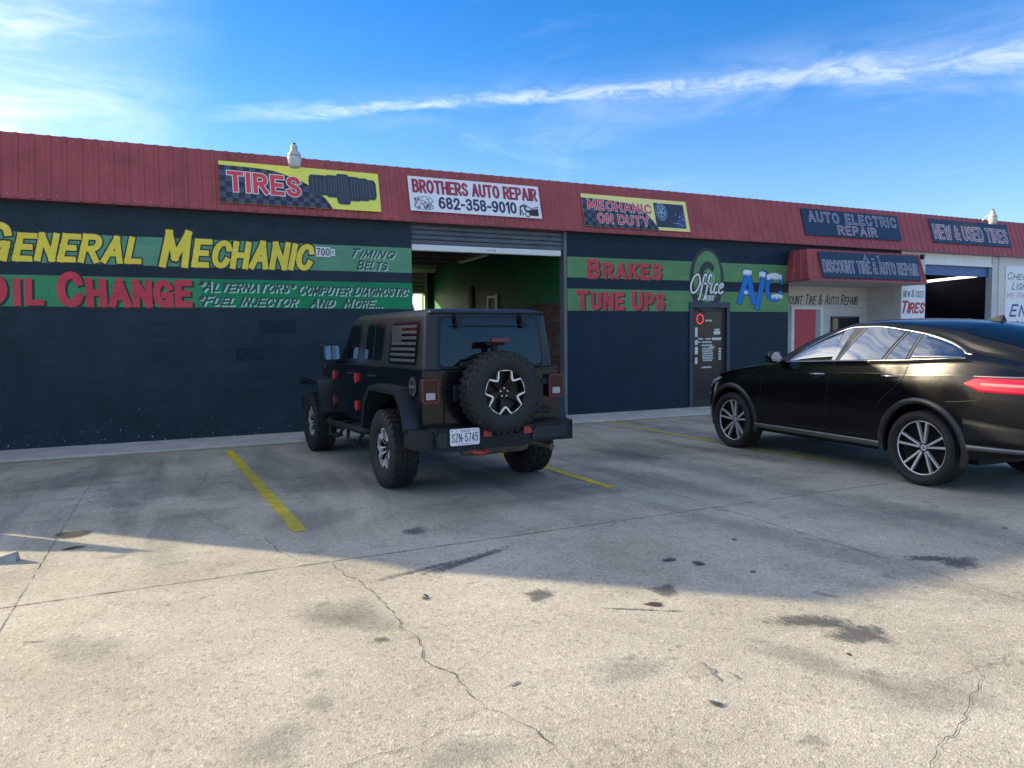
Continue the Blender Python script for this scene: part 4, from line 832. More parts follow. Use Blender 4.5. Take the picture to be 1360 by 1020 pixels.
tag(b.build('parking_lot', m_ground, fixn=False), kind='structure')
m_walk = mat('pale_walkway_concrete', (0.44, 0.42, 0.385), 0.8, var=0.22, vscale=2.2, bump=0.3, bscale=60)
b = MB(); b.box(X0, X1, 11.36, DW-0.001, 0, 0.035); b.box(RX0, RX1, DW, DW+RD-0.001, 0, 0.036); tag(b.build('walkway', m_walk, bevel=0.012), kind='structure')
# yellow paint
def paint_mat():
    m = bpy.data.materials.new('worn_yellow_road_paint'); m.use_nodes = True; t = m.node_tree; b = t.nodes['Principled BSDF']; N = t.nodes.new; L = t.links.new
    tcn = N('ShaderNodeTexCoord'); n = N('ShaderNodeTexNoise'); L(tcn.outputs['Object'], n.inputs[0]); n.inputs['Scale'].default_value = 5; n.inputs['Detail'].default_value = 8; n.inputs['Roughness'].default_value = 0.75
    rp = N('ShaderNodeValToRGB'); e = rp.color_ramp.elements; e[0].position = 0.34; e[1].position = 0.62; e[0].color = (0.42, 0.31, 0.03, 1); e[1].color = (0.66, 0.53, 0.03, 1); L(n.outputs['Fac'], rp.inputs[0]); L(rp.outputs[0], b.inputs['Base Color'])
    b.inputs['Roughness'].default_value = 0.6
    n2 = N('ShaderNodeTexNoise'); L(tcn.outputs['Object'], n2.inputs[0]); n2.inputs['Scale'].default_value = 38; n2.inputs['Detail'].default_value = 6; n2.inputs['Roughness'].default_value = 0.8
    mr = N('ShaderNodeMapRange'); L(n2.outputs['Fac'], mr.inputs[0]); mr.inputs[1].default_value = 0.655; mr.inputs[2].default_value = 0.70; mr.inputs[3].default_value = 1; mr.inputs[4].default_value = 0.35; L(mr.outputs[0], b.inputs['Alpha'])
    return m
m_paint = paint_mat(); rnd = random.Random(3)
def strip(name, pts, wd, z, m, jag=0.0, kind='structure', seg=0.12):
    P = [Vector((*p, 0)) for p in pts]; L_ = []
    for a, c in zip(P, P[1:]):
        k = max(1, int((c-a).length/seg)); L_ += [a.lerp(c, i/k) for i in range(k)]
    L_.append(P[-1]); rows = []
    for i, p in enumerate(L_):
        t = (L_[min(i+1, len(L_)-1)]-L_[max(i-1, 0)]).normalized(); nn = Vector((-t.y, t.x, 0))
        rows.append([p+nn*(wd/2+rnd.uniform(-1, 1)*jag)+Vector((0,0,z)), p-nn*(wd/2+rnd.uniform(-1, 1)*jag)+Vector((0,0,z))])
    q = MB(); q.grid(rows, smooth=False)
    if name is None: return q
    return tag(q.build(name, m, fixn=False), kind=kind)
strip('parking_line', [G(303, 598), G(399, 706)], 0.115, 0.004, m_paint, 0.008)
strip('parking_line', [(3.90, 11.2), G(640, 595), G(813, 648)], 0.10, 0.004, m_paint, 0.006)
strip('parking_line', [(7.14, 11.3), G(1108, 615)], 0.09, 0.004, m_paint, 0.006)
strip('parking_line', [(10.40, 11.3), (10.45, 6.2)], 0.09, 0.004, m_paint, 0.006)
strip('parking_line', [(-2.70, 11.3), (-2.6, 6.2)], 0.10, 0.004, m_paint, 0.006)
strip('walkway_edge_line', [(X0, 11.32), (12.0, 11.32)], 0.05, 0.004, mat('faded_yellow_edge_paint', (0.42, 0.36, 0.12), 0.7, var=0.3, vscale=4), 0.012)
# joints and cracks
m_gap = mat('dirt_filled_gap', (0.055, 0.048, 0.042), 0.9, var=0.4, vscale=9); m_gap2 = mat('faint_gap', (0.22, 0.20, 0.175), 0.9, var=0.4, vscale=5)
ja = G(0, 808); jb = G(680, 712); jc = G(1190, 640); sl = (jc[1]-ja[1])/(jc[0]-ja[0])
strip('expansion_joint', [(-30, ja[1]+sl*(-30-ja[0])), (40, ja[1]+sl*(40-ja[0]))], 0.009, 0.003, m_gap2, 0.004, seg=0.05)
for x in (-0.93, 4.42, 9.7): strip('expansion_joint', [(x+0.05, 11.3), (x-0.05, -6)], 0.006, 0.003, m_gap2, 0.003, seg=0.06)
strip('expansion_joint', [(-30, -1.2), (40, -1.2)], 0.014, 0.003, m_gap, 0.004)
def PX(L_, ox=0): return [(x/2+ox, y/2+560) for x, y in L_]
cracks = [PX([(555,118),(540,160),(510,185),(485,215),(520,235),(560,265),(600,280),(640,300),(700,305),(735,340),(790,370),(880,375)]),
 PX([(880,375),(910,405),(950,420),(990,455),(1045,510),(1060,545),(1110,575),(1125,600),(1135,640),(1210,670),(1240,715),(1290,765)]),
 PX([(1290,765),(1340,775),(1430,825),(1470,860),(1520,920),(1540,960)]), PX([(1290,765),(1230,790),(1180,820),(1100,865),(1000,885),(905,915),(860,990)]),
 PX([(1430,825),(1510,800),(1560,785),(1600,760)]),
 PX([(1340,610),(1300,640),(1225,655),(1250,680),(1215,750),(1210,790),(1150,840),(1110,905),(1090,990)], 680), PX([(1225,655),(1150,690),(1090,700)], 680),
 PX([(210,205),(300,235),(320,258),(340,257)])]
rnd = random.Random(17); q = MB()
for ci, cr in enumerate(cracks):
    P = [Vector((*G(*p), 0)) for p in cr]; L_ = []
    for a, c in zip(P, P[1:]):
        k = max(2, int((c-a).length/0.035)); dvec = (c-a).normalized(); nn = Vector((-dvec.y, dvec.x, 0)); off = 0
        for i in range(k): off = off*0.6+rnd.uniform(-1, 1)*0.012; L_.append(a.lerp(c, i/k)+nn*off*(i > 0))
    L_.append(P[-1]); rows = []
    for i, p in enumerate(L_):
        t = (L_[min(i+1, len(L_)-1)]-L_[max(i-1, 0)]).normalized(); nn = Vector((-t.y, t.x, 0)); wd = rnd.uniform(0.0005, 0.0030)*(1.2 if ci in (1, 2) else 0.75)*min(1, 0.3+i*0.1, 0.3+(len(L_)-1-i)*0.1)
        rows.append([p+nn*wd+Vector((0,0,0.0035)), p-nn*wd+Vector((0,0,0.0035))])
    q.grid(rows, smooth=False)
tag(q.build('pavement_crack', m_gap, fixn=False), kind='structure')
# stains: irregular blots whose edge dissolves
def stain_mat(name, col, strength, rough, lo, hi, ns, nk=1.3):
    m = bpy.data.materials.new(name); m.use_nodes = True; t = m.node_tree; b = t.nodes['Principled BSDF']; N = t.nodes.new; L = t.links.new
    uv = N('ShaderNodeUVMap'); ln = N('ShaderNodeVectorMath'); ln.operation = 'LENGTH'; L(uv.outputs[0], ln.inputs[0])
    tcn = N('ShaderNodeTexCoord'); n = N('ShaderNodeTexNoise'); L(tcn.outputs['Object'], n.inputs[0]); n.inputs['Scale'].default_value = ns; n.inputs['Detail'].default_value = 7; n.inputs['Roughness'].default_value = 0.7
    a = N('ShaderNodeMath'); a.operation = 'MULTIPLY_ADD'; L(n.outputs['Fac'], a.inputs[0]); a.inputs[1].default_value = nk; L(ln.outputs['Value'], a.inputs[2])
    mr = N('ShaderNodeMapRange'); L(a.outputs[0], mr.inputs[0]); mr.inputs[1].default_value = lo; mr.inputs[2].default_value = hi; mr.inputs[3].default_value = strength; mr.inputs[4].default_value = 0; mr.interpolation_type = 'SMOOTHSTEP'
    L(mr.outputs[0], b.inputs['Alpha']); b.inputs['Base Color'].default_value = (*col, 1); b.inputs['Roughness'].default_value = rough
    return m
st_mats = [stain_mat('dark_oil', (0.06, 0.06, 0.065), 0.8, 0.5, 1.25, 1.6, 9), stain_mat('soft_grime', (0.13, 0.13, 0.135), 0.20, 0.7, 0.95, 1.65, 4),
           stain_mat('rust_brown_spill', (0.075, 0.035, 0.025), 0.85, 0.5, 1.35, 1.5, 6), stain_mat('rubber_scuff', (0.09, 0.09, 0.092), 0.66, 0.7, 1.95, 2.4, 46, 3.0)]
class SB:
    def __init__(s): s.v=[]; s.f=[]; s.uv=[]; s.m=[]
    def blot(s, c, rx, ry, mi, rot=0.0, seed=0, z=0.0045, sq=2.0):
        if mi == 3: sq = 5.0
        r_ = random.Random(seed+int(c[0]*997)+int(c[1]*131)); k = 28; o = len(s.v); ph = [r_.uniform(0, 6.28) for _ in range(4)]
        z += 0.0003*((len(s.m)*7) % 5); s.v.append((c[0], c[1], z)); s.uv.append((0, 0))
        for i in range(k):
            t = 2*math.pi*i/k; rr = 1+0.16*math.sin(2*t+ph[0])+0.12*math.sin(3*t+ph[1])+0.07*math.sin(5*t+ph[2])
            ce, se = math.cos(t), math.sin(t); e_ = (abs(ce)**sq+abs(se)**sq)**(-1/sq); x, y = rx*rr*ce*e_, ry*rr*se*e_
            s.v.append((c[0]+x*math.cos(rot)-y*math.sin(rot), c[1]+x*math.sin(rot)+y*math.cos(rot), z)); s.uv.append((ce, se))
        for i in range(k): s.f.append((o, o+1+i, o+1+(i+1) % k)); s.m.append(mi)
    def build(s, name):
        me = bpy.data.meshes.new(name); me.from_pydata(s.v, [], s.f)
        for m in st_mats: me.materials.append(m)
        me.polygons.foreach_set('material_index', s.m); ul = me.uv_layers.new(name='UVMap')
        for l in me.loops: ul.data[l.index].uv = s.uv[l.vertex_index]
        o = bpy.data.objects.new(name, me); COL.objects.link(o); return tag(o, kind='structure')
sb = SB()
for px, py, rx, ry, mi, rot in ((97,709,0.16,0.20,1,0.2),(97,710,0.13,0.16,0,0.2),(98,728,0.10,0.045,2,0.1),(889,744,0.055,0.05,0,0),(928,749,0.05,0.06,0,0.5),(868,803,0.075,0.04,2,-0.5),(882,785,0.11,0.10,3,0),
    (1080,826,0.24,0.10,3,-0.75),(1140,843,0.17,0.13,3,-0.6),(716,790,0.12,0.09,3,0.1),(1275,748,0.15,0.12,3,-0.4),(1235,742,0.2,0.07,3,-0.6),(550,706,0.12,0.12,3,0.1),(952,936,0.03,0.035,0,0),(455,812,0.28,0.30,1,0.3),(110,860,0.2,0.35,1,0.5),
    (360,990,0.2,0.16,1,0),(470,825,0.2,0.35,1,0.9),(620,745,0.55,0.05,3,0.42),(560,757,0.35,0.035,3,0.25),(150,740,0.16,0.05,1,0),(235,748,0.10,0.04,1,0),(420,935,0.1,0.08,1,0),(418,895,0.07,0.05,1,0),(820,605,0.9,0.8,1,0),(700,660,1.2,0.5,1,0.2),
    (450,640,0.8,0.9,1,0),(410,690,0.5,0.6,1,0.4),(1180,680,0.45,2.4,1,0.06),(1060,720,0.3,2.2,1,0.1),(880,640,0.35,1.6,1,0.05),(965,600,0.4,1.2,1,0.05),(840,605,0.45,0.7,1,0.1),(1290,700,0.35,1.8,1,0.0),(1085,882,0.12,0.55,1,0.35),(350,640,0.55,1.4,1,0.1),(210,650,0.7,1.1,1,0),(90,640,0.8,0.7,1,0),
    (620,1000,0.22,0.14,1,0),(835,890,0.3,0.12,1,0),(1220,920,0.3,0.3,1,0.2),(780,650,0.4,0.4,1,0),(815,697,0.10,0.03,1,0.6),(505,850,0.05,0.03,3,0),(565,795,0.03,0.03,0,0.2),(1000,760,0.03,0.02,0,0),(1335,702,0.03,0.02,0,0)):
    sb.blot(G(px, py), rx, ry, mi, rot, seed=3)
sb.build('pavement_stain')
q = MB()
for a, c in (((930,880),(957,905)),((966,892),(982,902)),((945,888),(950,894)),((30,853),(56,852)),((905,812),(800,808)),((690,905),(678,912))): q2 = strip(None, [G(*a), G(*c)], 0.010, 0.004, m_gap, 0.006, seg=0.02); q.add(q2.v, q2.f)
tag(q.build('pavement_scratch', m_gap2, fixn=False), kind='structure')
# broken lump of concrete
gx, gy = G(8, 746)
o = thing('concrete_chunk', 'broken grey lump of concrete lying on the sunlit pavement edge', 'rubble', (gx, gy, 0))
bm = bmesh.new(); rnd = random.Random(9)
for x, y, z in ((-0.16,-0.05,0),(0.10,-0.06,0),(0.13,0.05,0),(-0.12,0.08,0),(-0.17,-0.03,0.045),(-0.02,-0.04,0.075),(0.125,-0.02,0.115),(0.10,0.05,0.10),(-0.08,0.06,0.07),(0.02,0.03,0.095),(-0.19,0.02,0.02)): bm.verts.new((x, y, z))
bmesh.ops.convex_hull(bm, input=bm.verts); me = bpy.data.meshes.new('lump'); bm.to_mesh(me); bm.free(); me.materials.append(mat('pale_broken_concrete', (0.34, 0.33, 0.31), 0.9, var=0.3, vscale=14, bump=0.6, bscale=35))
lo = bpy.data.objects.new('lump', me); COL.objects.link(lo); lo.parent = o; lo.scale = (0.62,)*3
# small litter
m_leaf = mat('dry_leaf', (0.10, 0.075, 0.05), 0.8, var=0.3)
for i, (px, py) in enumerate(((566,793),(1128,872),(975,718))):
    x, y = G(px, py); r_ = random.Random(i); q = MB(); l = r_.uniform(0.012, 0.02)
    q.grid([[(a*l, c*l*0.4*(1-abs(a)), 0.006+0.008*abs(c)+0.004*a) for c in (-1, 0, 1)] for a in (-1, -0.5, 0, 0.5, 1)])
    lf = q.build('dry_leaf', m_leaf, loc=(x, y, 0), rot=(0, 0, r_.uniform(0, 3)), fixn=False); tag(lf, 'tiny dry leaf lying on the concrete', 'leaf', 'dry leaves on the concrete')

# ------------------------------------------------------------------ left of the view: unseen plank fence and gate, added to shape ground shadows
fx, fy = -3.47, 9.17
o = thing('shadow_fence', 'unseen weathered plank fence added left of the shop front to cast its shadow', 'fence', (fx, fy, 0), (0, 0, math.atan2(1.55, -3.0)))
b = MB(); L_ = 3.3; k = 0
while k*0.15 < L_: b.box(k*0.15, k*0.15+0.143, -0.012, 0.012, 0.04, 1.50+0.01*((k*7) % 3-1)*(k > 0)); k += 1
b.build('planks', m_wood, o)
b = MB()
for x in (0.02, 1.6, 3.2): b.box(x-0.045, x+0.045, 0.013, 0.10, 0, 1.45)
b.build('post', m_wood, o)
b = MB(); b.box(0, L_, 0.0131, 0.05, 0.35, 0.44); b.box(0, L_, 0.0131, 0.05, 1.1, 1.19); b.build('rail', m_wood, o)
o = thing('shadow_gate', 'unseen low weathered plank gate added between fence and shop to cut off sunlight', 'gate', (fx-0.05, fy+0.12, 0), (0, 0, R(93)))
b = MB(); k = 0
while k*0.15 < 3.0: b.box(k*0.15, k*0.15+0.143, -0.012, 0.012, 0.06, 1.22); k += 1
b.build('planks', m_wood, o); b = MB(); b.box(0, 3.0, 0.0131, 0.05, 0.3, 0.39); b.box(0, 3.0, 0.0131, 0.05, 0.95, 1.04); b.build('rail', m_wood, o)

# ------------------------------------------------------------------ bare tree behind the shop, seen through the rear door
rnd = random.Random(12)
tx, ty = 10.1, 31.0
tree = thing('bare_tree', 'leafless tree standing behind the shop, seen through the rear doorway', 'tree', (tx, ty, 0))
m_bark = mat('grey_bark', (0.12, 0.10, 0.085), 0.9, var=0.3, vscale=8)
tb = MB(); bb = MB()
def limb(mb, p, d, l, r, lev):
    pts = [p]; dd = d.copy(); n = 4; rad = [r]
    for i in range(n):
        dd = (dd+Vector((rnd.uniform(-1,1), rnd.uniform(-1,1), rnd.uniform(-0.4,0.7)))*0.22).normalized(); pts.append(pts[-1]+dd*l/n); rad.append(r*(1-0.55*(i+1)/n))
    mb.tube(pts, r, 6 if lev < 2 else 4, rad=rad)
    if lev < 5:
        for k in range(3 if lev < 4 else 2):
            q = pts[rnd.choice((2, 3, 4))]; limb(bb, q, (dd+Vector((rnd.uniform(-1,1), rnd.uniform(-1,1), rnd.uniform(-0.5,0.6)))*0.95).normalized(), l*rnd.uniform(0.55, 0.8), r*0.45, lev+1)
limb(tb, Vector((0,0,0)), Vector((0.05,0,1)), 2.2, 0.16, 0)
tb.build('trunk', m_bark, tree); bb.build('crown', m_bark, tree, fixn=False)
# ------------------------------------------------------------------ shared vehicle pieces
m_paint_j = mat('black_gloss_paint', (0.005, 0.006, 0.009), 0.18, coat=0.15, spec=0.33)
m_satin = mat('satin_black_hardtop', (0.011, 0.016, 0.024), 0.40, spec=0.4, bump=0.12, bscale=420)
m_plastic = mat('textured_black_plastic', (0.010, 0.0135, 0.018), 0.55, bump=0.15, bscale=300, spec=0.3)
m_rubber = mat('dusty_tyre_rubber', (0.014, 0.0142, 0.015), 0.72, var=0.35, vscale=7)
m_tint = mat('tinted_glass', (0.004, 0.005, 0.007), 0.03, spec=0.5)
m_tint.node_tree.nodes['Principled BSDF'].inputs['IOR'].default_value = 1.45
m_rimblack = mat('gloss_black_wheel', (0.007, 0.007, 0.008), 0.3, spec=0.2)
m_mach = mat('machined_aluminium', (0.70, 0.70, 0.70), 0.38, metal=0.55)
m_redlens = mat('dark_red_lens', (0.040, 0.010, 0.014), 0.2, spec=0.25)
m_redtrim = mat('red_painted_trim', (0.42, 0.03, 0.03), 0.35)
m_dullred = mat('dull_red_bezel', (0.14, 0.018, 0.018), 0.4)
m_clear = mat('clear_white_lens', (0.36, 0.37, 0.38), 0.15)
m_under = mat('dark_underbody', (0.010, 0.010, 0.011), 0.8)
m_muff = mat('dusty_exhaust_steel', (0.20, 0.165, 0.13), 0.5, metal=0.6, var=0.3, vscale=9)
m_mirror = mat('mirror_glass', (0.75, 0.78, 0.80), 0.02, metal=1.0)
def sharp(o, ang=32):
    me = o.data; me.polygons.foreach_set('use_smooth', [True]*len(me.polygons)); me.set_sharp_from_angle(angle=R(ang)); return o
def AX(axis):                              # wheel space: spun about local x; T maps it so the outer face points along axis
    if axis == '-x': return Matrix.Rotation(math.pi, 4, 'Z')
    if axis == '-y': return Matrix.Rotation(-math.pi/2, 4, 'Z')
    return Matrix.Identity(4)
def tyre(parent, T, Rt, rb, wd, lugs=0, spin=0.0):
    h = wd/2; k = Rt-rb; tr = Rt-(0.014 if lugs else 0.0); b = MB()
    prof = [(rb-0.006, h*0.62), (rb+0.004, h*0.80), (rb+k*0.22, h*0.97), (rb+k*0.48, h*1.03), (rb+k*0.74, h*0.99), (tr-0.016, h*0.90), (tr-0.003, h*0.78), (tr, h*0.5)]
    prof = prof+[(r, -x) for r, x in prof[::-1]]
    if not lugs:                           # road tyre: grooves
        prof = prof[:7]+[(tr, h*0.52), (tr-0.007, h*0.50), (tr-0.007, h*0.44), (tr, h*0.42), (tr+0.001, h*0.12), (tr-0.007, h*0.10), (tr-0.007, -h*0.10), (tr+0.001, -h*0.12), (tr, -h*0.42), (tr-0.007, -h*0.44), (tr-0.007, -h*0.50), (tr, -h*0.52)]+prof[9:]
    b.lathe(prof, ax=(1,0,0), n=72, T=T)
    if lugs:
        def blk(a0, a1, x0, x1, r0, r1, sk=0.0, side=0):
            vs = []
            for rr in (r0, r1):
                sh = 0.0 if rr == r0 else 0.12
                for a, x in ((a0, x0), (a1, x0), (a1, x1), (a0, x1)):
                    aa = a+(a0+a1-2*a)*sh*0.5+sk*(x-x0); xx = x+(x0+x1-2*x)*sh*0.4
                    vs.append((xx, rr*math.cos(aa), rr*math.sin(aa)))
            b.add(vs, [(0,1,2,3),(7,6,5,4),(0,4,5,1),(1,5,6,2),(2,6,7,3),(3,7,4,0)], T=T)
        n = lugs; da = 2*math.pi/n
        for i in range(n):
            a = i*da+spin; 
            blk(a, a+da*0.74, -h*0.36, -h*0.03, tr-0.004, Rt, 1.6); blk(a+da*0.5, a+da*1.24, h*0.03, h*0.36, tr-0.004, Rt, -1.6)
            blk(a+da*0.3, a+da*(0.98 if i % 2 else 0.86), h*0.42, h*0.86, tr-0.012, Rt-0.002, 0.5); blk(a+da*0.1, a+da*(0.78 if i % 2 else 0.66), -h*0.86, -h*0.42, tr-0.012, Rt-0.002, -0.5)
            for sgn in (1, -1):            # shoulder biters down the sidewall
                if (i % 2) == 0 or True:
                    a2 = a+da*(0.34 if sgn > 0 else 0.14); vs = []
                    e = da*(0.60 if i % 2 else 0.44)
                    for rr, x in ((tr-0.004, h*0.84), (tr-0.058 if i % 2 else tr-0.040, h*0.985)):
                        for o_ in (-0.004, 0.008):
                            for aa in (a2, a2+e): vs.append((sgn*(x+o_), (rr+o_*0.7)*math.cos(aa), (rr+o_*0.7)*math.sin(aa)))
                    b.add(vs, [(2,3,7,6),(0,2,6,4),(1,5,7,3),(4,6,7,5),(0,1,3,2)], T=T)
    o = b.build('tyre', m_rubber, parent)
    return sharp(o, 28)
def rim_off(parent, T, rb, star=0.009, road=False):
    """black dished wheel with a machined five-lobed outline"""
    b = MB(); b.lathe([(rb, 0.095), (rb-0.006, 0.100), (rb-0.014, 0.092), (rb-0.020, 0.05), (rb-0.03, 0.02), (0.10, 0.012), (0.075, 0.03), (0.06, 0.055), (0.0, 0.058)], ax=(1,0,0), n=60, T=T)
    b.lathe([(rb, 0.095), (rb, -0.10), (rb-0.02, -0.1), (rb-0.03, 0.0), (0.0, 0.0)], ax=(1,0,0), n=40, T=T)
    # lobes: five raised black pockets between web arms
    for k in range(5):
        a = R(90+72*k+36); L_ = []
        for r0, wd in ((0.055, 0.030), (rb*0.62, 0.040), (rb-0.012, 0.050)):
            for s_ in (-1, 1): L_.append((0.050 if r0 < 0.1 else 0.066, r0*math.cos(a)-s_*wd*math.sin(a), r0*math.sin(a)+s_*wd*math.cos(a)))
        b.add(L_, [(0,1,3,2),(2,3,5,4)], T=T)
        lo = [(0.02, p[1], p[2]) for p in L_]; b.add(L_+lo, [(0,2,8,6),(2,4,10,8),(1,7,9,3),(3,9,11,5)], T=T)
    o = sharp(b.build('rim', m_rimblack, parent), 30)
    pts = []
    for k in range(5):
        c0 = 90+72*k
        for da, rr in ((-20, 1.0), (-12, 1.035), (12, 1.035), (20, 1.0), (29, 0.745), (36, 0.665), (43, 0.745)):
            a = R(c0+da); pts.append((rr*rb*1.0*math.cos(a), rr*rb*1.0*math.sin(a)))
    q = MB(); n = len(pts); rows = []
    for i in range(n):
        p0, p1, p2 = Vector(pts[i-1]), Vector(pts[i]), Vector(pts[(i+1) % n]); t = (p2-p0).normalized(); nn = Vector((t.y, -t.x)); w2 = star*(1.35 if i % 7 in (4, 5, 6) else 1.0)
        a, c = p1+nn*w2*0.5, p1-nn*w2
        rows.append([(0.070, a.x, a.y), (0.1005, a.x, a.y), (0.1005, c.x, c.y), (0.070, c.x, c.y)])
    q.grid(rows, cu=True, smooth=False, T=T)
    if road:
        for k in range(5):
            a = R(90+72*k+36)
            for s_ in (-1, 1):
                L_ = []
                for r0, wd, xx in ((0.062, 0.016, 0.066), (rb*0.66, 0.030, 0.098)):
                    for e in (0, 0.013): L_.append((xx, r0*math.cos(a)-s_*(wd+e)*math.sin(a), r0*math.sin(a)+s_*(wd+e)*math.cos(a)))
                q.add(L_, [(0,1,3,2)], T=T)
    q.build('rim_outline', m_mach, o, fixn=False)
    q = MB()
    for k in range(5):
        a = R(90+72*k); q.cyl((0.058, 0.042*math.cos(a), 0.042*math.sin(a)), (1,0,0), 0.008, 0, 0.014, 6, T=T)
    q.build('wheel_nut', mat('bright_nut', (0.6, 0.6, 0.6), 0.25, metal=1.0), o)
    return o
def wheel(parent, name, loc, axis, Rt, rb, wd, rimf, lugs=0, steer=0.0, label=None, **k):
    w_ = bpy.data.objects.new(name, None); COL.objects.link(w_); w_.parent = parent; w_.location = loc; w_.rotation_euler = (0, 0, steer); w_.empty_display_size = 0.1
    if label: w_['label'] = label
    T = AX(axis); tyre(w_, T, Rt, rb, wd, lugs); o = rimf(w_, T, rb, **k); return w_

# ------------------------------------------------------------------ black off-road wagon
jeep = thing('off_road_wagon', 'boxy black off-road wagon with a spare wheel on its tailgate, parked at the open bay', 'car', (2.8746, 7.5419, 0), (0, 0, 0.0772))
RT_, RB_, WB = 0.413, 0.218, 3.008
def jp(mb, name, m, parent=jeep, label=None, **k):
    o = mb.build(name, m, parent, **k)
    if label: o['label'] = label
    return o
# tub
tub_poly = [(-0.74,0.64),(-0.745,1.225),(-0.735,1.255),(2.36,1.255),(2.40,1.22),(2.42,0.60),(0.60,0.56),(0.52,0.84),(0.36,0.99),(-0.36,0.99),(-0.52,0.84),(-0.60,0.64)]
b = MB()
def tubx(z): return 0.765-0.05*max(0, (z-1.05)/0.2)**2*0.5-0.03*max(0, (0.85-z)/0.3)
n = len(tub_poly)
b.prism(tub_poly, 'x', -0.775, 0.775)
body = jp(b, 'body', m_paint_j, bevel=0.022, seg=3)
b = MB(); b.box(-0.55, 0.55, -0.70, 3.5, 0.50, 0.62); b.box(-0.56, 0.56, -0.6, 0.62, 0.62, 1.1); b.box(-0.48, 0.48, 2.43, 3.5, 0.60, 0.95)
b.cyl((-0.75, 0, 0.413), (1,0,0), 0.05, 0, 1.5, 12); b.cyl((-0.75, WB, 0.413), (1,0,0), 0.05, 0, 1.5, 12); b.lathe([(0.0,-0.14),(0.10,-0.10),(0.14,0),(0.10,0.10),(0,0.14)], (0.05,0,0.413), (0,1,0), 16)
jp(b, 'underbody', m_under)
# bonnet, grille, lamps
b = MB(); rows = []
for y, hw, zt in ((2.40, 0.665, 1.262), (2.7, 0.655, 1.262), (3.1, 0.63, 1.245), (3.42, 0.60, 1.215), (3.52, 0.585, 1.17)):
    rows.append([(-hw, y, 0.92), (-hw, y, zt-0.07), (-hw+0.02, y, zt-0.02), (-hw+0.08, y, zt), (-0.25, y, zt+0.022), (0, y, zt+0.026), (0.25, y, zt+0.022), (hw-0.08, y, zt), (hw-0.02, y, zt-0.02), (hw, y, zt-0.07), (hw, y, 0.92)])
b.grid(rows); sharp(jp(b, 'bonnet', m_paint_j), 40)
b = MB(); b.box(-0.60, 0.60, 3.50, 3.57, 0.70, 1.19); gr = jp(b, 'grille', m_paint_j, bevel=0.03, seg=3)
b = MB()
for k in range(7): b.box(-0.30+k*0.1-0.03, -0.30+k*0.1+0.03, 3.569, 3.575, 0.80, 1.10)
jp(b, 'grille_slot', m_under, gr)
for s_ in (-1, 1): b = MB(); b.cyl((s_*0.46, 3.56, 0.98), (0,1,0), 0.09, 0, 0.03, 24); jp(b, 'headlight', m_clear)
b = MB(); b.box(-0.86, 0.86, 3.62, 3.85, 0.52, 0.70); b.box(-0.45, 0.45, 3.5, 3.62, 0.5, 0.66); jp(b, 'front_bumper', m_plastic, bevel=0.03)
# mudguards
for s_ in (-1, 1):
    out_ = [(2.36,0.54),(2.40,0.54),(2.62,0.955),(3.42,0.985),(3.60,0.90),(3.63,0.92),(3.44,1.035),(2.58,1.01),(2.34,0.60)]
    b = MB(); b.prism(out_, 'x', s_*0.60, s_*0.945); o = jp(b, 'mudguard', m_satin, bevel=0.014, seg=2)
    b = MB(); b.prism([(2.62,0.80),(2.70,0.955),(3.42,0.98),(3.42,0.80)], 'x', s_*0.56, s_*0.62); jp(b, 'mudguard_liner', m_under)
    P = [(-0.62,0.66),(-0.545,0.85),(-0.38,1.0),(0.38,1.01),(0.56,0.86),(0.665,0.56),(0.71,0.56),(0.615,0.88),(0.41,1.06),(-0.40,1.05),(-0.595,0.88),(-0.68,0.66)]
    b = MB(); b.prism(P, 'x', s_*0.74, s_*0.935); jp(b, 'mudguard', m_satin, bevel=0.014, seg=2)
    b = MB(); b.prism([(-0.40,1.052),(0.41,1.062),(0.38,1.075),(-0.38,1.065)], 'x', s_*0.74, s_*0.86); jp(b, 'mudguard_seam', m_under)
# hard top
def rring(hw, y0, y1, z, r=0.075, k=5):
    o = []
    for cx, cy, a in ((hw-r, y1-r, 0), (-hw+r, y1-r, 90), (-hw+r, y0+r, 180), (hw-r, y0+r, 270)):
        for i in range(k+1): t = R(a+90*i/k); o.append((cx+r*math.cos(t), cy+r*math.sin(t), z))
    return o
b = MB(); lev = [(0.738,-0.728,2.30,1.256,0.07),(0.736,-0.725,2.28,1.30,0.07),(0.700,-0.690,1.90,1.62,0.075),(0.685,-0.672,1.70,1.775,0.08),(0.672,-0.66,1.64,1.812,0.08),(0.645,-0.635,1.60,1.838,0.08),(0.60,-0.59,1.54,1.852,0.07),(0.40,-0.40,1.3,1.866,0.06),(0.15,-0.1,1.0,1.87,0.06)]
rows = [rring(hw, y0, y1, z, r) for hw, y0, y1, z, r in lev]; b.grid(rows, cv=True); b.poly(rows[-1]); b.poly(rows[0][::-1])
top = sharp(jp(b, 'hardtop', m_satin, label='satin black hard top with tinted windows'), 50)
def sx_(z): return 0.738-0.1025*(z-1.256)
def side_panel(name, pts, s_, off, m, parent, th=0.004, label=None, rounded=0.0):
    """flat panel on the sloping side of the hard top; pts in (y, z)"""
    b = MB(); n = len(pts); a = [(s_*(sx_(z)+off), y, z) for y, z in pts]; c = [(s_*(sx_(z)+off-th), y, z) for y, z in pts]
    b.add(a+c, [tuple(range(n)), tuple(range(n, 2*n))[::-1]]+[(i, (i+1) % n, n+(i+1) % n, n+i) for i in range(n)])
    return jp(b, name, m, parent, label)
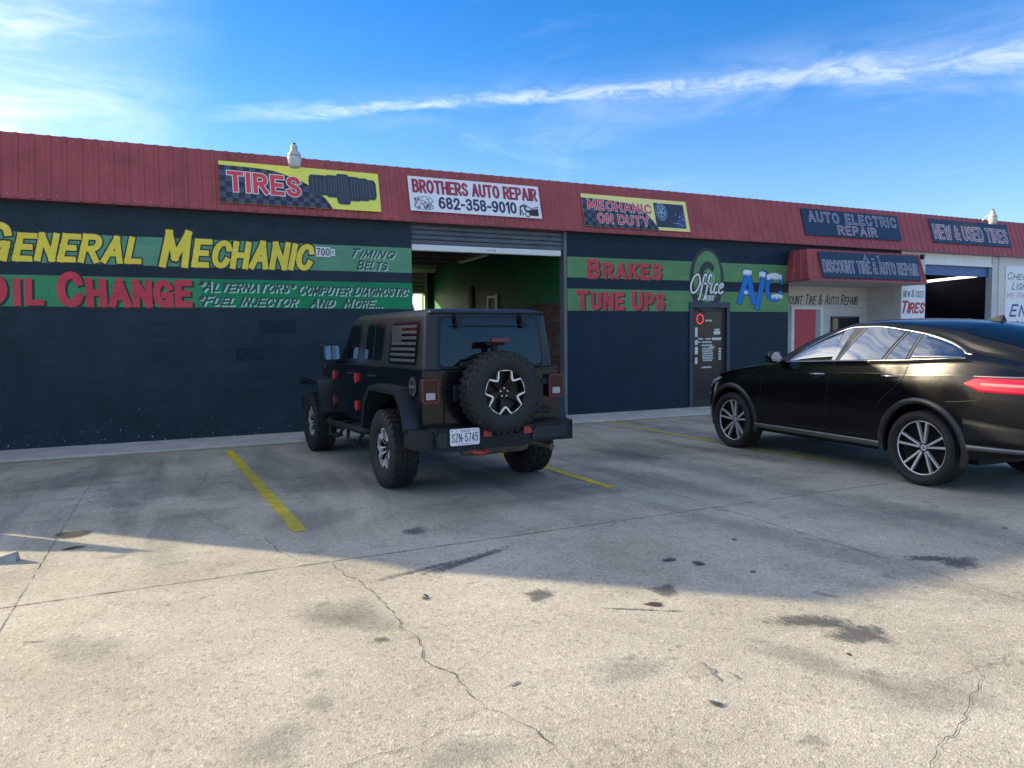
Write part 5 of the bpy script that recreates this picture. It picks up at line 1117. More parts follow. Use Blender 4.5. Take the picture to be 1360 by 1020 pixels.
def rpoly(corners, r=0.05, k=4):           # rounded polygon
    o = []; n = len(corners)
    for i in range(n):
        p0, p1, p2 = Vector(corners[i-1]), Vector(corners[i]), Vector(corners[(i+1) % n]); d0 = (p0-p1).normalized(); d1 = (p2-p1).normalized(); rr = min(r, (p0-p1).length*0.45, (p2-p1).length*0.45)
        A, C = p1+d0*rr, p1+d1*rr
        for j in range(k+1): t = j/k; o.append(tuple(A*(1-t)**2+p1*2*t*(1-t)+C*t*t))
    return o
def grow(c, e):
    cx = sum(p[0] for p in c)/len(c); cz = sum(p[1] for p in c)/len(c); return [(p[0]+(e if p[0] > cx else -e), p[1]+(e if p[1] > cz else -e)) for p in c]
for s_ in (-1, 1):
    qw = [(-0.51,1.295),(0.31,1.295),(0.24,1.725),(-0.53,1.725)]
    rw = [(0.54,1.325),(1.15,1.325),(1.06,1.725),(0.50,1.725)]
    fwn = [(1.40,1.325),(2.06,1.325),(1.70,1.725),(1.34,1.725)]
    for nm, c, r_ in (('quarter_window', qw, 0.07), ('rear_door_window', rw, 0.06), ('front_door_window', fwn, 0.06)):
        side_panel('window_seal', rpoly(grow(c, 0.022), r_), s_, 0.0050, m_satin if nm == 'quarter_window' else m_plastic, top, 0.012)
        g_ = side_panel(nm, rpoly(c, r_), s_, 0.0075, m_tint, top, 0.006, label='left rear window covered by a grey striped flag decal' if nm == 'quarter_window' and s_ < 0 else None)
        if nm == 'rear_door_window':
            b = MB(); b.prism([(0.80,1.33),(0.825,1.33),(0.805,1.72),(0.78,1.72)], 'x', s_*(sx_(1.52)-0.03), s_*(sx_(1.52)+0.035)); 
            for i, v in enumerate(b.v): v.x = s_*(sx_(v.z)+(0.010 if abs(v.x) > sx_(1.52) else 0.0))
            jp(b, 'window_divider', m_plastic, g_)
        if nm == 'quarter_window' and s_ < 0:
            m_flag = mat('grey_vinyl_decal', (0.065, 0.068, 0.072), 0.5, var=0.08)
            b = MB(); y0, y1, z0, z1 = -0.465, 0.225, 1.325, 1.70
            def fp(a, c, e, f_): b.add([(-(sx_(z)+0.0095), y, z) for y, z in ((a, e), (c, e), (c, f_), (a, f_))], [(0,1,2,3)])
            hs_ = (z1-z0)/13
            for k in range(0, 13, 2):
                zt = z1-k*hs_; fp(y0, (y1-0.275 if k < 7 else y1+0.03*(k/13)), zt-hs_, zt)
            fp(y1-0.2745, y1+0.01, z1-7*hs_, z1)
            jp(b, 'flag_decal', m_flag, g_, fixn=False)
            b = MB()
            for r_i in range(9):
                for c_i in range(6 if r_i % 2 == 0 else 5):
                    yc = y1-0.25+(c_i+(0 if r_i % 2 == 0 else 0.5))*0.048; zc = z1-0.016-r_i*0.0195
                    pts = []
                    for k in range(10): rr = 0.0135 if k % 2 == 0 else 0.0070; pts.append((-(sx_(zc)+0.0105), yc+rr*math.sin(R(36*k)), zc+rr*math.cos(R(36*k))))
                    b.poly(pts)
            jp(b, 'flag_star', m_under, g_, fixn=False)
# rear screen on the raked back of the hard top
def yb_(z): return -0.7285+0.1065*(z-1.256)
def back_panel(name, pts, off, m, parent, th=0.005, label=None):
    b = MB(); n = len(pts); a = [(x, yb_(z)-off, z) for x, z in pts]; c = [(x, yb_(z)-off+th, z) for x, z in pts]
    b.add(a+c, [tuple(range(n)), tuple(range(n, 2*n))[::-1]]+[(i, (i+1) % n, n+(i+1) % n, n+i) for i in range(n)]); return jp(b, name, m, parent, label)
rg = [(-0.585,1.285),(0.585,1.285),(0.545,1.755),(-0.545,1.755)]
back_panel('window_seal', rpoly(grow(rg, 0.028), 0.07), 0.006, m_plastic, top, 0.02)
rgl = back_panel('rear_window', rpoly(rg, 0.06), 0.011, m_tint, top)
for s_ in (-1, 1):
    b = MB(); b.prism([(s_*0.37-0.035,1.80),(s_*0.37+0.035,1.80),(s_*0.37+0.022,1.665),(s_*0.37-0.022,1.665)], 'y', -0.745, -0.66); jp(b, 'window_hinge', m_plastic, top, bevel=0.008)
b = MB(); b.box(-0.65, 0.65, -0.675, -0.60, 1.80, 1.832); jp(b, 'roof_lip', m_satin, top, bevel=0.015)
b = MB(); b.tube([(-0.34,-0.755,1.31),(0.02,-0.765,1.40),(0.05,-0.765,1.405)], 0.009, 6); b.tube([(-0.36,-0.75,1.345),(0.06,-0.765,1.43)], 0.006, 6); b.box(-0.38,-0.28,-0.77,-0.735,1.275,1.32); jp(b, 'rear_wiper', m_under, top)
b = MB(); b.tube([(-0.44,-0.755,1.69),(0.1,-0.757,1.685),(0.44,-0.755,1.69)], 0.004, 5); jp(b, 'defrost_strip', m_under, rgl)
# tailgate
b = MB(); b.prism(rpoly([(-0.545,0.655),(0.575,0.655),(0.575,1.235),(-0.545,1.235)], 0.05), 'y', -0.758, -0.73); tg = jp(b, 'tailgate', m_paint_j, bevel=0.008)
b = MB(); b.prism(rpoly([(-0.556,0.645),(0.586,0.645),(0.586,1.246),(-0.556,1.246)], 0.055), 'y', -0.7485, -0.735); jp(b, 'tailgate_gap', m_under, tg)
b = MB(); b.box(-0.46,-0.33,-0.785,-0.755,0.93,1.10); b.box(-0.335,-0.315,-0.80,-0.765,0.90,1.13); jp(b, 'handle', m_plastic, tg, bevel=0.012)
for z in (0.80, 1.10): b = MB(); b.box(0.42, 0.66, -0.785, -0.745, z-0.035, z+0.035); jp(b, 'hinge', m_plastic, tg, bevel=0.01)
b = MB(); b.cyl((-0.03,-0.76,1.02), (0,-1,0), 0.17, 0, 0.14, 24, r2=0.12); b.box(-0.30,0.24,-0.80,-0.755,0.76,1.26); jp(b, 'spare_carrier', m_plastic, tg, bevel=0.02)
b = MB(); b.box(-0.055,-0.005,-0.86,-0.79,1.16,1.52); b.box(-0.14,0.06,-0.90,-0.84,1.485,1.512); br_ = jp(b, 'brake_light_bracket', m_plastic, tg, bevel=0.01)
b = MB(); b.box(-0.11,0.08,-0.945,-0.875,1.515,1.555); jp(b, 'high_brake_light', m_dullred, br_, bevel=0.006)
sp = wheel(jeep, 'spare_wheel', (-0.03, -0.955, 1.025), '-y', RT_, RB_, 0.262, rim_off, lugs=32, label='spare wheel with a machined five-lobed outline', star=0.0085)
# tail lights
for s_ in (-1, 1):
    c = s_*0.715; b = MB(); o_ = rpoly([(c-0.088,0.935),(c+0.088,0.935),(c+0.088,1.170),(c-0.088,1.170)], 0.03); b.prism(o_, 'y', -0.80, -0.735); tl = jp(b, 'tail_light', m_plastic, bevel=0.006)
    b = MB(); rows = []
    i_ = rpoly([(c-0.076,0.947),(c+0.076,0.947),(c+0.076,1.158),(c-0.076,1.158)], 0.022)
    for f_, y in ((0, -0.795), (0, -0.812), (1, -0.812), (1, -0.800)):
        rows.append([((o_[i][0] if not f_ else i_[i][0]), y, (o_[i][1] if not f_ else i_[i][1])) for i in range(len(o_))])
    b.grid(rows, cv=True, smooth=False); jp(b, 'bezel', m_dullred, tl)
    b = MB(); b.prism(i_, 'y', -0.806, -0.797); jp(b, 'lens', m_redlens, tl)
    b = MB(); b.box(c-0.048, c+0.048, -0.812, -0.805, 0.968, 1.035); jp(b, 'reversing_lens', m_clear, tl, bevel=0.005)
# rear bumper
b = MB()
L1 = [(-0.76,0.49),(-0.76,0.695),(-0.40,0.695),(-0.22,0.685),(-0.16,0.61),(0.16,0.61),(0.24,0.685),(0.42,0.695),(0.76,0.695),(0.76,0.505),(0.30,0.505),(0.22,0.475),(-0.62,0.475)]
b.prism(L1, 'y', -0.985, -0.74)
for s_ in (-1, 1): b.prism([(s_*0.755,-0.984),(s_*0.815,-0.955),(s_*0.885,-0.86),(s_*0.915,-0.70),(s_*0.92,-0.58),(s_*0.755,-0.58)], 'z', 0.50, 0.685)
bu_ = jp(b, 'rear_bumper', m_plastic, bevel=0.03, seg=3)
for pp in ([(0.30,0.535),(0.70,0.545),(0.73,0.61),(0.69,0.665),(0.36,0.66),(0.30,0.62)], [(-0.74,0.53),(-0.64,0.51),(-0.64,0.665),(-0.72,0.67),(-0.75,0.62)]): b = MB(); b.prism(pp, 'y', -1.005, -0.95); jp(b, 'bumper_pad', m_satin, bu_, bevel=0.02)
for x in (-0.20, 0.25):
    b = MB(); b.prism([(x-0.045,0.60),(x+0.045,0.60),(x+0.045,0.645),(x+0.015,0.668),(x-0.045,0.668)], 'y', -1.0, -0.96); jp(b, 'red_reflector', m_redtrim, bu_, bevel=0.008)
b = MB(); b.tube([(-0.36,-0.93,0.475),(-0.36,-1.03,0.455),(-0.30,-1.05,0.45),(-0.23,-1.03,0.455),(-0.23,-0.93,0.475)], 0.018, 8); jp(b, 'tow_hook', m_redtrim, bu_)
# number plate
b = MB(); b.prism(rpoly([(-0.605,0.535),(-0.295,0.535),(-0.295,0.695),(-0.605,0.695)], 0.02), 'y', -1.006, -0.99); pl = jp(b, 'number_plate', m_whiteprint, bu_ and jeep, label='white Texas number plate', bevel=0.002, seg=1)
lettering(pl, 'SZN-5745', (-0.592, -0.312, 0.568, 0.652), [(0.01, 0, 0, m_ink, 0.0015)], gap=0.14, y=-1.006)
lettering(pl, 'TEXAS', (-0.505, -0.395, 0.662, 0.685), [(0.03, 0, 0, m_navyp, 0.0015)], gap=0.14, y=-1.006)
lettering(pl, 'THE LONE STAR STATE', (-0.53, -0.37, 0.544, 0.554), [(0.0, 0, 0, m_navyp, 0.0015)], gap=0.14, y=-1.006)
b = MB()
for x in (-0.585, -0.535, -0.355): 
    b.poly([(x+(0.008 if k % 2 == 0 else 0.004)*math.sin(R(36*k)), -1.0075, 0.677+(0.008 if k % 2 == 0 else 0.004)*math.cos(R(36*k))) for k in range(10)])
jp(b, 'plate_star', m_navyp, pl, fixn=False)
# exhaust
b = MB(); b.lathe([(0.0,0),(0.085,0.01),(0.095,0.05),(0.095,0.70),(0.085,0.74),(0.0,0.75)], (-0.33,-0.66,0.46), (1,0,0), 20); b.tube([(0.40,-0.66,0.46),(0.50,-0.70,0.46),(0.56,-0.84,0.44),(0.575,-0.94,0.43)], 0.034, 12); jp(b, 'exhaust', m_muff)
# fuel flap, handles, hinges, badge, mirrors, steps
b = MB(); b.cyl((-0.772,-0.52,1.085), (-1,0,0), 0.098, 0, 0.016, 32); ff = jp(b, 'fuel_flap', m_plastic, bevel=0.004)
b = MB(); ring_ = [[(-0.789, -0.52+r*math.cos(a), 1.085+r*math.sin(a)) for a in [2*math.pi*i/32 for i in range(32)]] for r in (0.088, 0.074)]; b.grid(ring_, cv=True, smooth=False); b.box(-0.794,-0.787,-0.585,-0.455,1.07,1.10); jp(b, 'flap_ring', mat('grey_plastic_ring', (0.12,0.12,0.12), 0.4), ff, fixn=False)
for s_ in (-1, 1):
    for nm, pts in (('rear_door', [(0.56,0.63),(1.28,0.63),(1.28,1.253),(0.47,1.253),(0.47,1.08),(0.56,0.95)]), ('front_door', [(1.30,0.63),(2.24,0.63),(2.24,1.253),(1.30,1.253)])):
        b = MB(); b.prism(rpoly(pts, 0.035), 'x', s_*0.76, s_*0.782); d_ = jp(b, nm, m_paint_j, bevel=0.006)
        b = MB(); b.prism(rpoly(grow(pts, 0.008), 0.04), 'x', s_*0.76, s_*0.7775); jp(b, 'door_gap', m_under, d_)
        yh = 0.62 if nm == 'rear_door' else 1.42
        b = MB(); b.tube([(s_*0.78,yh,1.145),(s_*0.811,yh+0.03,1.145),(s_*0.811,yh+0.17,1.145),(s_*0.78,yh+0.20,1.145)], 0.013, 8); b.cyl((s_*0.768,yh-0.005,1.145),(s_,0,0),0.022,0,0.02,14); jp(b, 'handle', m_plastic, d_)
        for z in (1.10, 0.765):
            y1 = 1.30 if nm == 'rear_door' else 2.26
            b = MB(); b.prism([(y1-0.075,z-0.045),(y1-0.01,z-0.055),(y1+0.05,z-0.03),(y1+0.05,z+0.03),(y1-0.01,z+0.055),(y1-0.075,z+0.045)], 'x', s_*0.775, s_*0.805); b.cyl((s_*0.802,y1-0.012,z),(0,0,1),0.014,-0.06,0.06,8)
            jp(b, 'hinge', m_redtrim if (nm == 'rear_door' or z > 1) else m_dullred, d_, bevel=0.006)
    b = MB(); b.prism([(2.44,0.98),(2.52,0.98),(2.47,1.14),(2.40,1.14)], 'x', s_*0.66, s_*0.68); jp(b, 'wing_badge', m_redtrim, bevel=0.004)
    b = MB(); b.prism(rpoly([(s_*0.80,1.285),(s_*1.03,1.285),(s_*1.035,1.51),(s_*0.80,1.51)], 0.04), 'y', 1.90, 2.04); mh = jp(b, 'door_mirror', m_satin, bevel=0.02)
    b = MB(); b.prism(rpoly([(s_*0.825,1.31),(s_*1.012,1.31),(s_*1.015,1.485),(s_*0.825,1.485)], 0.03), 'y', 1.888, 1.899)
    for v in b.v: v.y += (v.z-1.40)*0.13-0.012
    jp(b, 'mirror_glass', m_mirror, mh)
    b = MB(); b.tube([(s_*0.74,2.02,1.26),(s_*0.84,1.99,1.30)], 0.03, 8); jp(b, 'mirror_arm', m_satin, mh)
    b = MB(); b.tube([(s_*0.62,0.62,0.53),(s_*0.84,0.66,0.52),(s_*0.90,0.78,0.51),(s_*0.90,2.16,0.50),(s_*0.84,2.30,0.51),(s_*0.62,2.34,0.53)], 0.036, 12)
    for y0 in (0.86, 1.62):
        b.tube([(s_*0.885,y0-0.10,0.50),(s_*0.925,y0,0.38),(s_*0.93,y0+0.06,0.355),(s_*0.93,y0+0.34,0.355),(s_*0.925,y0+0.40,0.38),(s_*0.885,y0+0.50,0.50)], 0.022, 10); b.box(min(s_*0.86,s_*0.97), max(s_*0.86,s_*0.97), y0+0.06, y0+0.34, 0.35, 0.372)
        b.tube([(s_*0.60,y0+0.2,0.52),(s_*0.88,y0+0.2,0.50)], 0.025, 8)
    jp(b, 'side_step', m_plastic)
    wheel(jeep, 'wheel', (s_*0.81, 0, RT_), '-x' if s_ < 0 else 'x', RT_, RB_, 0.285, rim_off, lugs=32, star=0.024, road=True)
    wheel(jeep, 'wheel', (s_*0.81, WB, RT_), '-x' if s_ < 0 else 'x', RT_, RB_, 0.285, rim_off, lugs=32, star=0.024, road=True)
b = MB(); b.tube([(0.66,2.55,1.2),(0.66,2.50,1.62)], 0.004, 6); jp(b, 'aerial', m_under)
# ------------------------------------------------------------------ black coupe-backed suv
suv = thing('coupe_suv', 'glossy black coupe-roofed suv with chrome window line and twin-spoke wheels, parked on the right', 'car', (7.835, 4.945, 0), (0, 0, -0.0414))
m_paint_s = mat('deep_black_paint', (0.0045, 0.0048, 0.006), 0.15, coat=0.15, spec=0.25, rvar=0.05, vscale=2.0)
m_chrome = mat('satin_chrome', (0.33, 0.33, 0.34), 0.34, metal=1.0)
m_sillm = mat('grey_sill_trim', (0.16, 0.165, 0.17), 0.32, metal=0.6)
m_tail = mat('bright_red_lens', (0.42, 0.008, 0.022), 0.10, coat=0.6)
m_tailw = mat('pale_red_lens', (0.62, 0.20, 0.20), 0.2)
m_sglass = mat('suv_tinted_glass', (0.012, 0.014, 0.016), 0.02, spec=1.0)
m_sglass.node_tree.nodes['Principled BSDF'].inputs['IOR'].default_value = 2.5
def curve(pts):                            # smooth interpolation through (y, value) keys
    pts = sorted(pts)
    def f_(y):
        if y <= pts[0][0]: return pts[0][1]
        if y >= pts[-1][0]: return pts[-1][1]
        i = max(k for k in range(len(pts)) if pts[k][0] <= y); i = min(i, len(pts)-2)
        (x0, a), (x1, c) = pts[i], pts[i+1]
        def sl(k):
            if k == 0 or k == len(pts)-1: return None
            s0 = (pts[k][1]-pts[k-1][1])/(pts[k][0]-pts[k-1][0]); s1 = (pts[k+1][1]-pts[k][1])/(pts[k+1][0]-pts[k][0])
            return 0 if s0*s1 <= 0 else 2*s0*s1/(s0+s1)
        d = (c-a)/(x1-x0); m0 = sl(i); m1 = sl(i+1); m0 = d if m0 is None else m0; m1 = d if m1 is None else m1; t = (y-x0)/(x1-x0); h = x1-x0
        return a*(2*t**3-3*t*t+1)+h*m0*(t**3-2*t*t+t)+c*(-2*t**3+3*t*t)+h*m1*(t**3-t*t)
    return f_
Wf = curve([(-1.125,0.66),(-1.08,0.80),(-0.95,0.885),(-0.7,0.945),(-0.35,0.985),(0.0,0.995),(0.4,0.978),(1.0,0.965),(1.8,0.962),(2.5,0.975),(2.95,0.985),(3.25,0.955),(3.5,0.86),(3.68,0.70),(3.775,0.48)])
ZB = curve([(-1.125,0.52),(-1.0,0.40),(-0.5,0.32),(0.5,0.30),(2.4,0.30),(3.4,0.28),(3.7,0.34),(3.775,0.45)])
ZBELT = curve([(-1.125,1.02),(-1.06,1.16),(-0.9,1.235),(-0.4,1.30),(0.2,1.275),(1.0,1.25),(1.95,1.205),(2.3,1.165),(2.8,1.10),(3.2,1.02),(3.5,0.92),(3.7,0.78),(3.775,0.68)])
ZE = curve([(-1.125,1.05),(-1.08,1.20),(-0.95,1.27),(-0.6,1.335),(-0.36,1.375),(-0.12,1.475),(0.2,1.565),(0.45,1.61),(0.8,1.655),(1.06,1.655),(1.4,1.555),(1.7,1.42),(1.95,1.28),(2.25,1.185),(2.6,1.145),(3.0,1.085),(3.4,0.98),(3.7,0.80),(3.775,0.70)])
XE = curve([(-1.125,0.60),(-1.0,0.70),(-0.6,0.725),(-0.3,0.69),(0.0,0.645),(0.5,0.625),(1.06,0.655),(1.5,0.735),(1.95,0.815),(2.25,0.84),(2.6,0.80),(3.2,0.70),(3.6,0.55),(3.775,0.34)])
ZR = curve([(-1.125,1.06),(-1.10,1.22),(-1.04,1.355),(-0.9,1.445),(-0.6,1.572),(-0.3,1.648),(0.0,1.690),(0.4,1.718),(0.8,1.730),(1.1,1.715),(1.4,1.655),(1.8,1.515),(2.2,1.325),(2.45,1.20),(2.7,1.165),(3.1,1.105),(3.45,1.01),(3.7,0.83),(3.775,0.71)])
def section(y):
    Wd, zb, zt, ze, xe, zr = Wf(y), ZB(y), ZBELT(y), ZE(y), XE(y), ZR(y); H = zt-zb; xb = min(Wd*0.935, Wd-0.03); xb = max(xb, xe+0.01)
    k = [(0, zb), (Wd*0.70, zb), (Wd*0.90, zb+0.012), (Wd*0.965, zb+H*0.08), (Wd*0.985, zb+H*0.25), (Wd, zb+H*0.50), (Wd*0.995, zb+H*0.70), (Wd*0.975, zb+H*0.835), (Wd*0.968, zb+H*0.865), (xb+0.006, zt-H*0.035), (xb, zt)]
    for f_, bul in ((0.33, 0.012), (0.66, 0.013)): k.append((xb+(xe-xb)*f_+bul*(1 if ze-zt > 0.1 else 0), zt+(ze-zt)*f_))
    k += [(xe, ze), (xe-0.035, ze+(zr-ze)*0.36), (xe*0.80, ze+(zr-ze)*0.62), (xe*0.50, ze+(zr-ze)*0.88), (xe*0.22, zr-0.003*(1 if zr > ze else 0)), (0, zr)]
    return k
def dense(y, n=3):
    K = section(y); P = bez([(x, z, 0) for x, z in K], n); return [(max(0, p.x), p.y) for p in P]
def hx(y, z):
    P = dense(y); best = 0
    for (x0, z0), (x1, z1) in zip(P, P[1:]):
        if min(z0, z1) <= z <= max(z0, z1) and abs(z1-z0) > 1e-6: best = max(best, x0+(x1-x0)*(z-z0)/(z1-z0))
    return best
ys = [-1.125,-1.11,-1.08,-1.03,-0.95]+[-0.86+0.075*i for i in range(59)]+[3.56,3.62,3.67,3.71,3.745,3.775]
ys = sorted(set(round(y, 3) for y in ys if y <= 3.775))
rows = []
for y in ys:
    P = dense(y); rows.append([(x, y, z) for x, z in P]+[(-x, y, z) for x, z in P[::-1][1:-1]])
b = MB(); b.grid(rows, cv=True); b.poly(rows[0][::-1]); b.poly(rows[-1])
bo = b.build('body', m_paint_s, suv, weld=True)
SR, SRB, SWB, STW = 0.385, 0.283, 2.915, 0.285
cut = MB()
for y in (0.0, SWB):
    for s_ in (-1, 1): cut.cyl((s_*0.60, y, SR+0.01), (s_,0,0), 0.452, 0, 0.6, 48)
co = cut.build('cut', m_under)
md = bo.modifiers.new('b', 'BOOLEAN'); md.object = co; md.operation = 'DIFFERENCE'; md.solver = 'EXACT'; co.location = suv.location; co.rotation_euler = suv.rotation_euler
bpy.context.view_layer.update(); dg = bpy.context.evaluated_depsgraph_get(); me2 = bpy.data.meshes.new_from_object(bo.evaluated_get(dg)); bo.modifiers.clear(); bo.data = me2
bpy.data.objects.remove(co); sharp(bo, 38)
def sp(mb, name, m, parent=suv, label=None, **k):
    o = mb.build(name, m, parent, **k)
    if label: o['label'] = label
    return o
def patch(y0, y1, lo, hi, off, s_=-1, n=16, m=6, mb=None, thick=0.010):
    """a piece of skin following the body side between two height curves"""
    mb = mb or MB(); rows = []
    for i in range(n+1):
        y = y0+(y1-y0)*i/n; a, c = lo(y), hi(y)
        col_ = [(s_*(hx(y, a)+off-thick), y, a)]
        for j in range(m+1):
            z = a+(c-a)*j/m; col_.append((s_*(hx(y, z)+off), y, z))
        col_.append((s_*(hx(y, c)+off-thick), y, c)); rows.append(col_)
    mb.grid(rows); return mb
def lin(*p): 
    p = sorted(p)
    def f_(y):
        if y <= p[0][0]: return p[0][1]
        for (a, c), (d, e) in zip(p, p[1:]):
            if y <= d: return c+(e-c)*(y-a)/(d-a)
        return p[-1][1]
    return f_
beltg = lin((-0.36,1.325),(0.2,1.292),(1.0,1.262),(2.0,1.225))
topg = curve([(-0.36,1.34),(-0.12,1.455),(0.2,1.545),(0.45,1.588),(0.8,1.630),(1.06,1.628),(1.4,1.525),(1.7,1.372),(1.86,1.255),(1.90,1.232)])
for s_ in (-1, 1):
    # front door window (front edge runs down the pillar), rear door window, fixed pane, rear quarter pane
    sp(patch(1.21, 1.875, beltg, lambda y: min(topg(y), 1.262+(1.21-y)*-99 if y < 1.06 else 9, beltg(y)+max(0.002, topg(y)-beltg(y))), 0.006, s_, 22), 'front_door_window', m_sglass)
    def skew(y0b, y1b, y0t, y1t, name, off=0.006):
        mb = MB(); rows = []; n, m_ = 8, 6
        for i in range(n+1):
            t = i/n; col_ = []
            for j in range(m_+1):
                u = j/m_; y = (y0b+(y1b-y0b)*t)*(1-u)+(y0t+(y1t-y0t)*t)*u; z = beltg(y)+(topg(y)-beltg(y))*u; col_.append((s_*(hx(y, z)+off), y, z))
            rows.append(col_)
        mb.grid(rows); return sp(mb, name, m_sglass, fixn=False)
    skew(1.16, 1.2105, 1.07, 1.20, 'front_door_window', 0.0061)
    skew(0.52, 1.11, 0.425, 0.915, 'rear_door_window'); skew(0.215, 0.465, 0.245, 0.375, 'fixed_pane')
    sp(patch(-0.355, 0.15, beltg, lambda y: max(beltg(y)+0.004, topg(y)), 0.006, s_, 14), 'rear_quarter_window', m_sglass); skew(0.1495, 0.165, 0.1495, 0.21, 'rear_quarter_window', 0.0059)
    mb = patch(-0.40, 1.92, lambda y: topg(y)+0.004, lambda y: topg(y)+0.017, 0.009, s_, 40, 2)
    patch(-0.42, 1.94, lambda y: beltg(y)-0.014, lambda y: beltg(y)-0.003, 0.010, s_, 40, 2, mb)
    wt = sp(mb, 'window_trim', m_chrome)
    mb = MB()
    for y0b, y1b, y0t, y1t in ((1.115,1.155,0.92,1.065),):
        rows = []
        for i in range(3):
            t = i/2; rows.append([(s_*(hx((y0b+(y1b-y0b)*t)*(1-u)+(y0t+(y1t-y0t)*t)*u, beltg(1)+(topg(1)-beltg(1))*u)+0.008), (y0b+(y1b-y0b)*t)*(1-u)+(y0t+(y1t-y0t)*t)*u, beltg(1)+(topg(1)-beltg(1))*u) for u in (0, 0.2, 0.4, 0.6, 0.8, 1)])
        mb.grid(rows)
    sp(mb, 'door_pillar', mat('gloss_black_pillar', (0.05, 0.052, 0.055), 0.2))
    mb = MB()
    for yb, yt in ((0.485, 0.395), (0.185, 0.225), (1.113, 0.918)):
        rows = []
        for d_ in (-0.012, 0.012): rows.append([(s_*(hx(yb+(yt-yb)*u, beltg(yb)+(topg(yt)-beltg(yb))*u)+0.011), yb+(yt-yb)*u+d_, beltg(yb)+(topg(yt)-beltg(yb))*u) for u in (0, 0.2, 0.4, 0.6, 0.8, 1)])
        mb.grid(rows)
    sp(mb, 'window_divider', m_sillm, wt, fixn=False)
    # shut lines
    mb = MB()
    def seam(pts, wd=0.006, off=0.0025):
        P = bez([(y, z, 0) for y, z in pts], 8); rows = []
        for i, p in enumerate(P):
            t = (P[min(i+1, len(P)-1)]-P[max(i-1, 0)]).normalized(); nn = Vector((-t.y, t.x, 0))*wd/2
            rows.append([(s_*(hx(p.x+e*nn.x, p.y+e*nn.y)+off), p.x+e*nn.x, p.y+e*nn.y) for e in (1, -1)])
        mb.grid(rows)
    seam([(1.14,1.235),(1.20,1.10),(1.22,0.8),(1.20,0.44)]); seam([(0.16,1.26),(0.20,1.10),(0.34,0.95),(0.47,0.84),(0.53,0.72)]); seam([(2.22,1.15),(2.30,0.98),(2.33,0.7),(2.28,0.44)]); seam([(1.20,0.44),(1.7,0.435),(2.28,0.44)]); seam([(0.58,0.44),(0.9,0.44),(1.20,0.44)])
    seam([(-0.30,0.885),(-0.45,0.90),(-0.62,0.93),(-0.66,1.0)])
    sp(mb, 'shut_line', m_under, fixn=False)
    for y in (1.38, 0.36):
        z = 1.085 if y > 1 else 1.105; mb = MB()
        mb.tube([(s_*(hx(y+0.12, z)-0.005), y+0.12, z-0.004), (s_*(hx(y, z)+0.034), y+0.07, z), (s_*(hx(y, z)+0.036), y-0.05, z+0.004), (s_*(hx(y-0.10, z)-0.005), y-0.10, z+0.004)], 0.013, 8)
        dh = sp(mb, 'door_handle', m_chrome)
        mb = MB(); mb.add([(s_*(hx(y+a*0.085, z-0.01+c*0.032)+0.003), y+a*0.085, z-0.01+c*0.032) for a, c in [(math.cos(t), math.sin(t)) for t in [2*math.pi*i/20 for i in range(20)]]], [tuple(range(20))]); sp(mb, 'handle_recess', m_under, dh, fixn=False)
    # arches, sill
    for y in (0.0, SWB):
        mb = MB(); rows = []
        a0, a1 = (-12, 196) if y == 0 else (-14, 194)
        for i in range(41):
            t = R(a0+(a1-a0)*i/40); row = []
            for r_, e in ((0.448, -0.05), (0.449, 0.012), (0.462, 0.018), (0.498, 0.012), (0.512, -0.004)):
                yy, zz = y+r_*math.cos(t), SR+0.01+r_*math.sin(t); x_ = hx(yy, max(zz, ZB(yy)+0.08)); row.append((s_*(x_+e), yy, zz))
            rows.append(row)
        mb.grid(rows); sp(mb, 'wheel_arch', mat('satin_arch_trim', (0.022, 0.0225, 0.024), 0.33))
    sp(patch(0.48, 2.44, lambda y: 0.335, lambda y: 0.395, 0.028, s_, 20, 3, thick=0.05), 'sill', m_sillm)
    sp(patch(-0.98, -0.50, lin((-0.98,0.445),(-0.5,0.435)), lin((-0.98,0.485),(-0.5,0.485)), 0.008, s_, 10, 2), 'bumper_trim', m_sillm)
    sp(patch(-1.02, -0.47, lin((-1.02,0.52),(-0.47,0.50)), lin((-1.02,0.67),(-0.62,0.72),(-0.47,0.735)), 0.004, s_, 14, 4), 'bumper_pad', mat('matt_bumper_plastic', (0.010, 0.011, 0.013), 0.5, spec=0.2))
    # door mirror
    mb = MB(); mb.lathe([(0.0,0.115),(0.05,0.108),(0.085,0.07),(0.098,0.0),(0.095,-0.05),(0.085,-0.06)], (0,0,0), (0,1,0), 20, T=Matrix.Translation((s_*1.03, 2.02, 1.275)) @ Matrix.Diagonal((1.05, 1.0, 0.82, 1)))
    mb.prism([(s_*0.86,1.195),(s_*1.0,1.215),(s_*1.0,1.235),(s_*0.86,1.23)], 'y', 1.98, 2.08); mr_ = sp(mb, 'door_mirror', m_paint_s)
    mb = MB(); mb.cyl((0,0,0), (0,-1,0), 0.086, 0.0575, 0.0585, 24, T=Matrix.Translation((s_*1.03, 2.02, 1.275)) @ Matrix.Diagonal((1.05, 1.0, 0.82, 1))); sp(mb, 'mirror_glass', m_mirror, mr_)
    # lights
    mb = patch(3.16, 3.56, lin((3.16,0.955),(3.56,0.80)), lin((3.16,0.975),(3.45,0.93),(3.56,0.88)), 0.006, s_, 12, 4); hl_ = sp(mb, 'headlight', mat('smoky_lamp_glass', (0.30, 0.31, 0.33), 0.06))
    mb = MB(); mb.lathe([(0,0.012),(0.025,0.01),(0.035,0)], (s_*(hx(3.47,0.72)-0.01), 3.47, 0.72), (s_*0.6,0.8,0), 14); sp(mb, 'fog_lamp', m_clear)
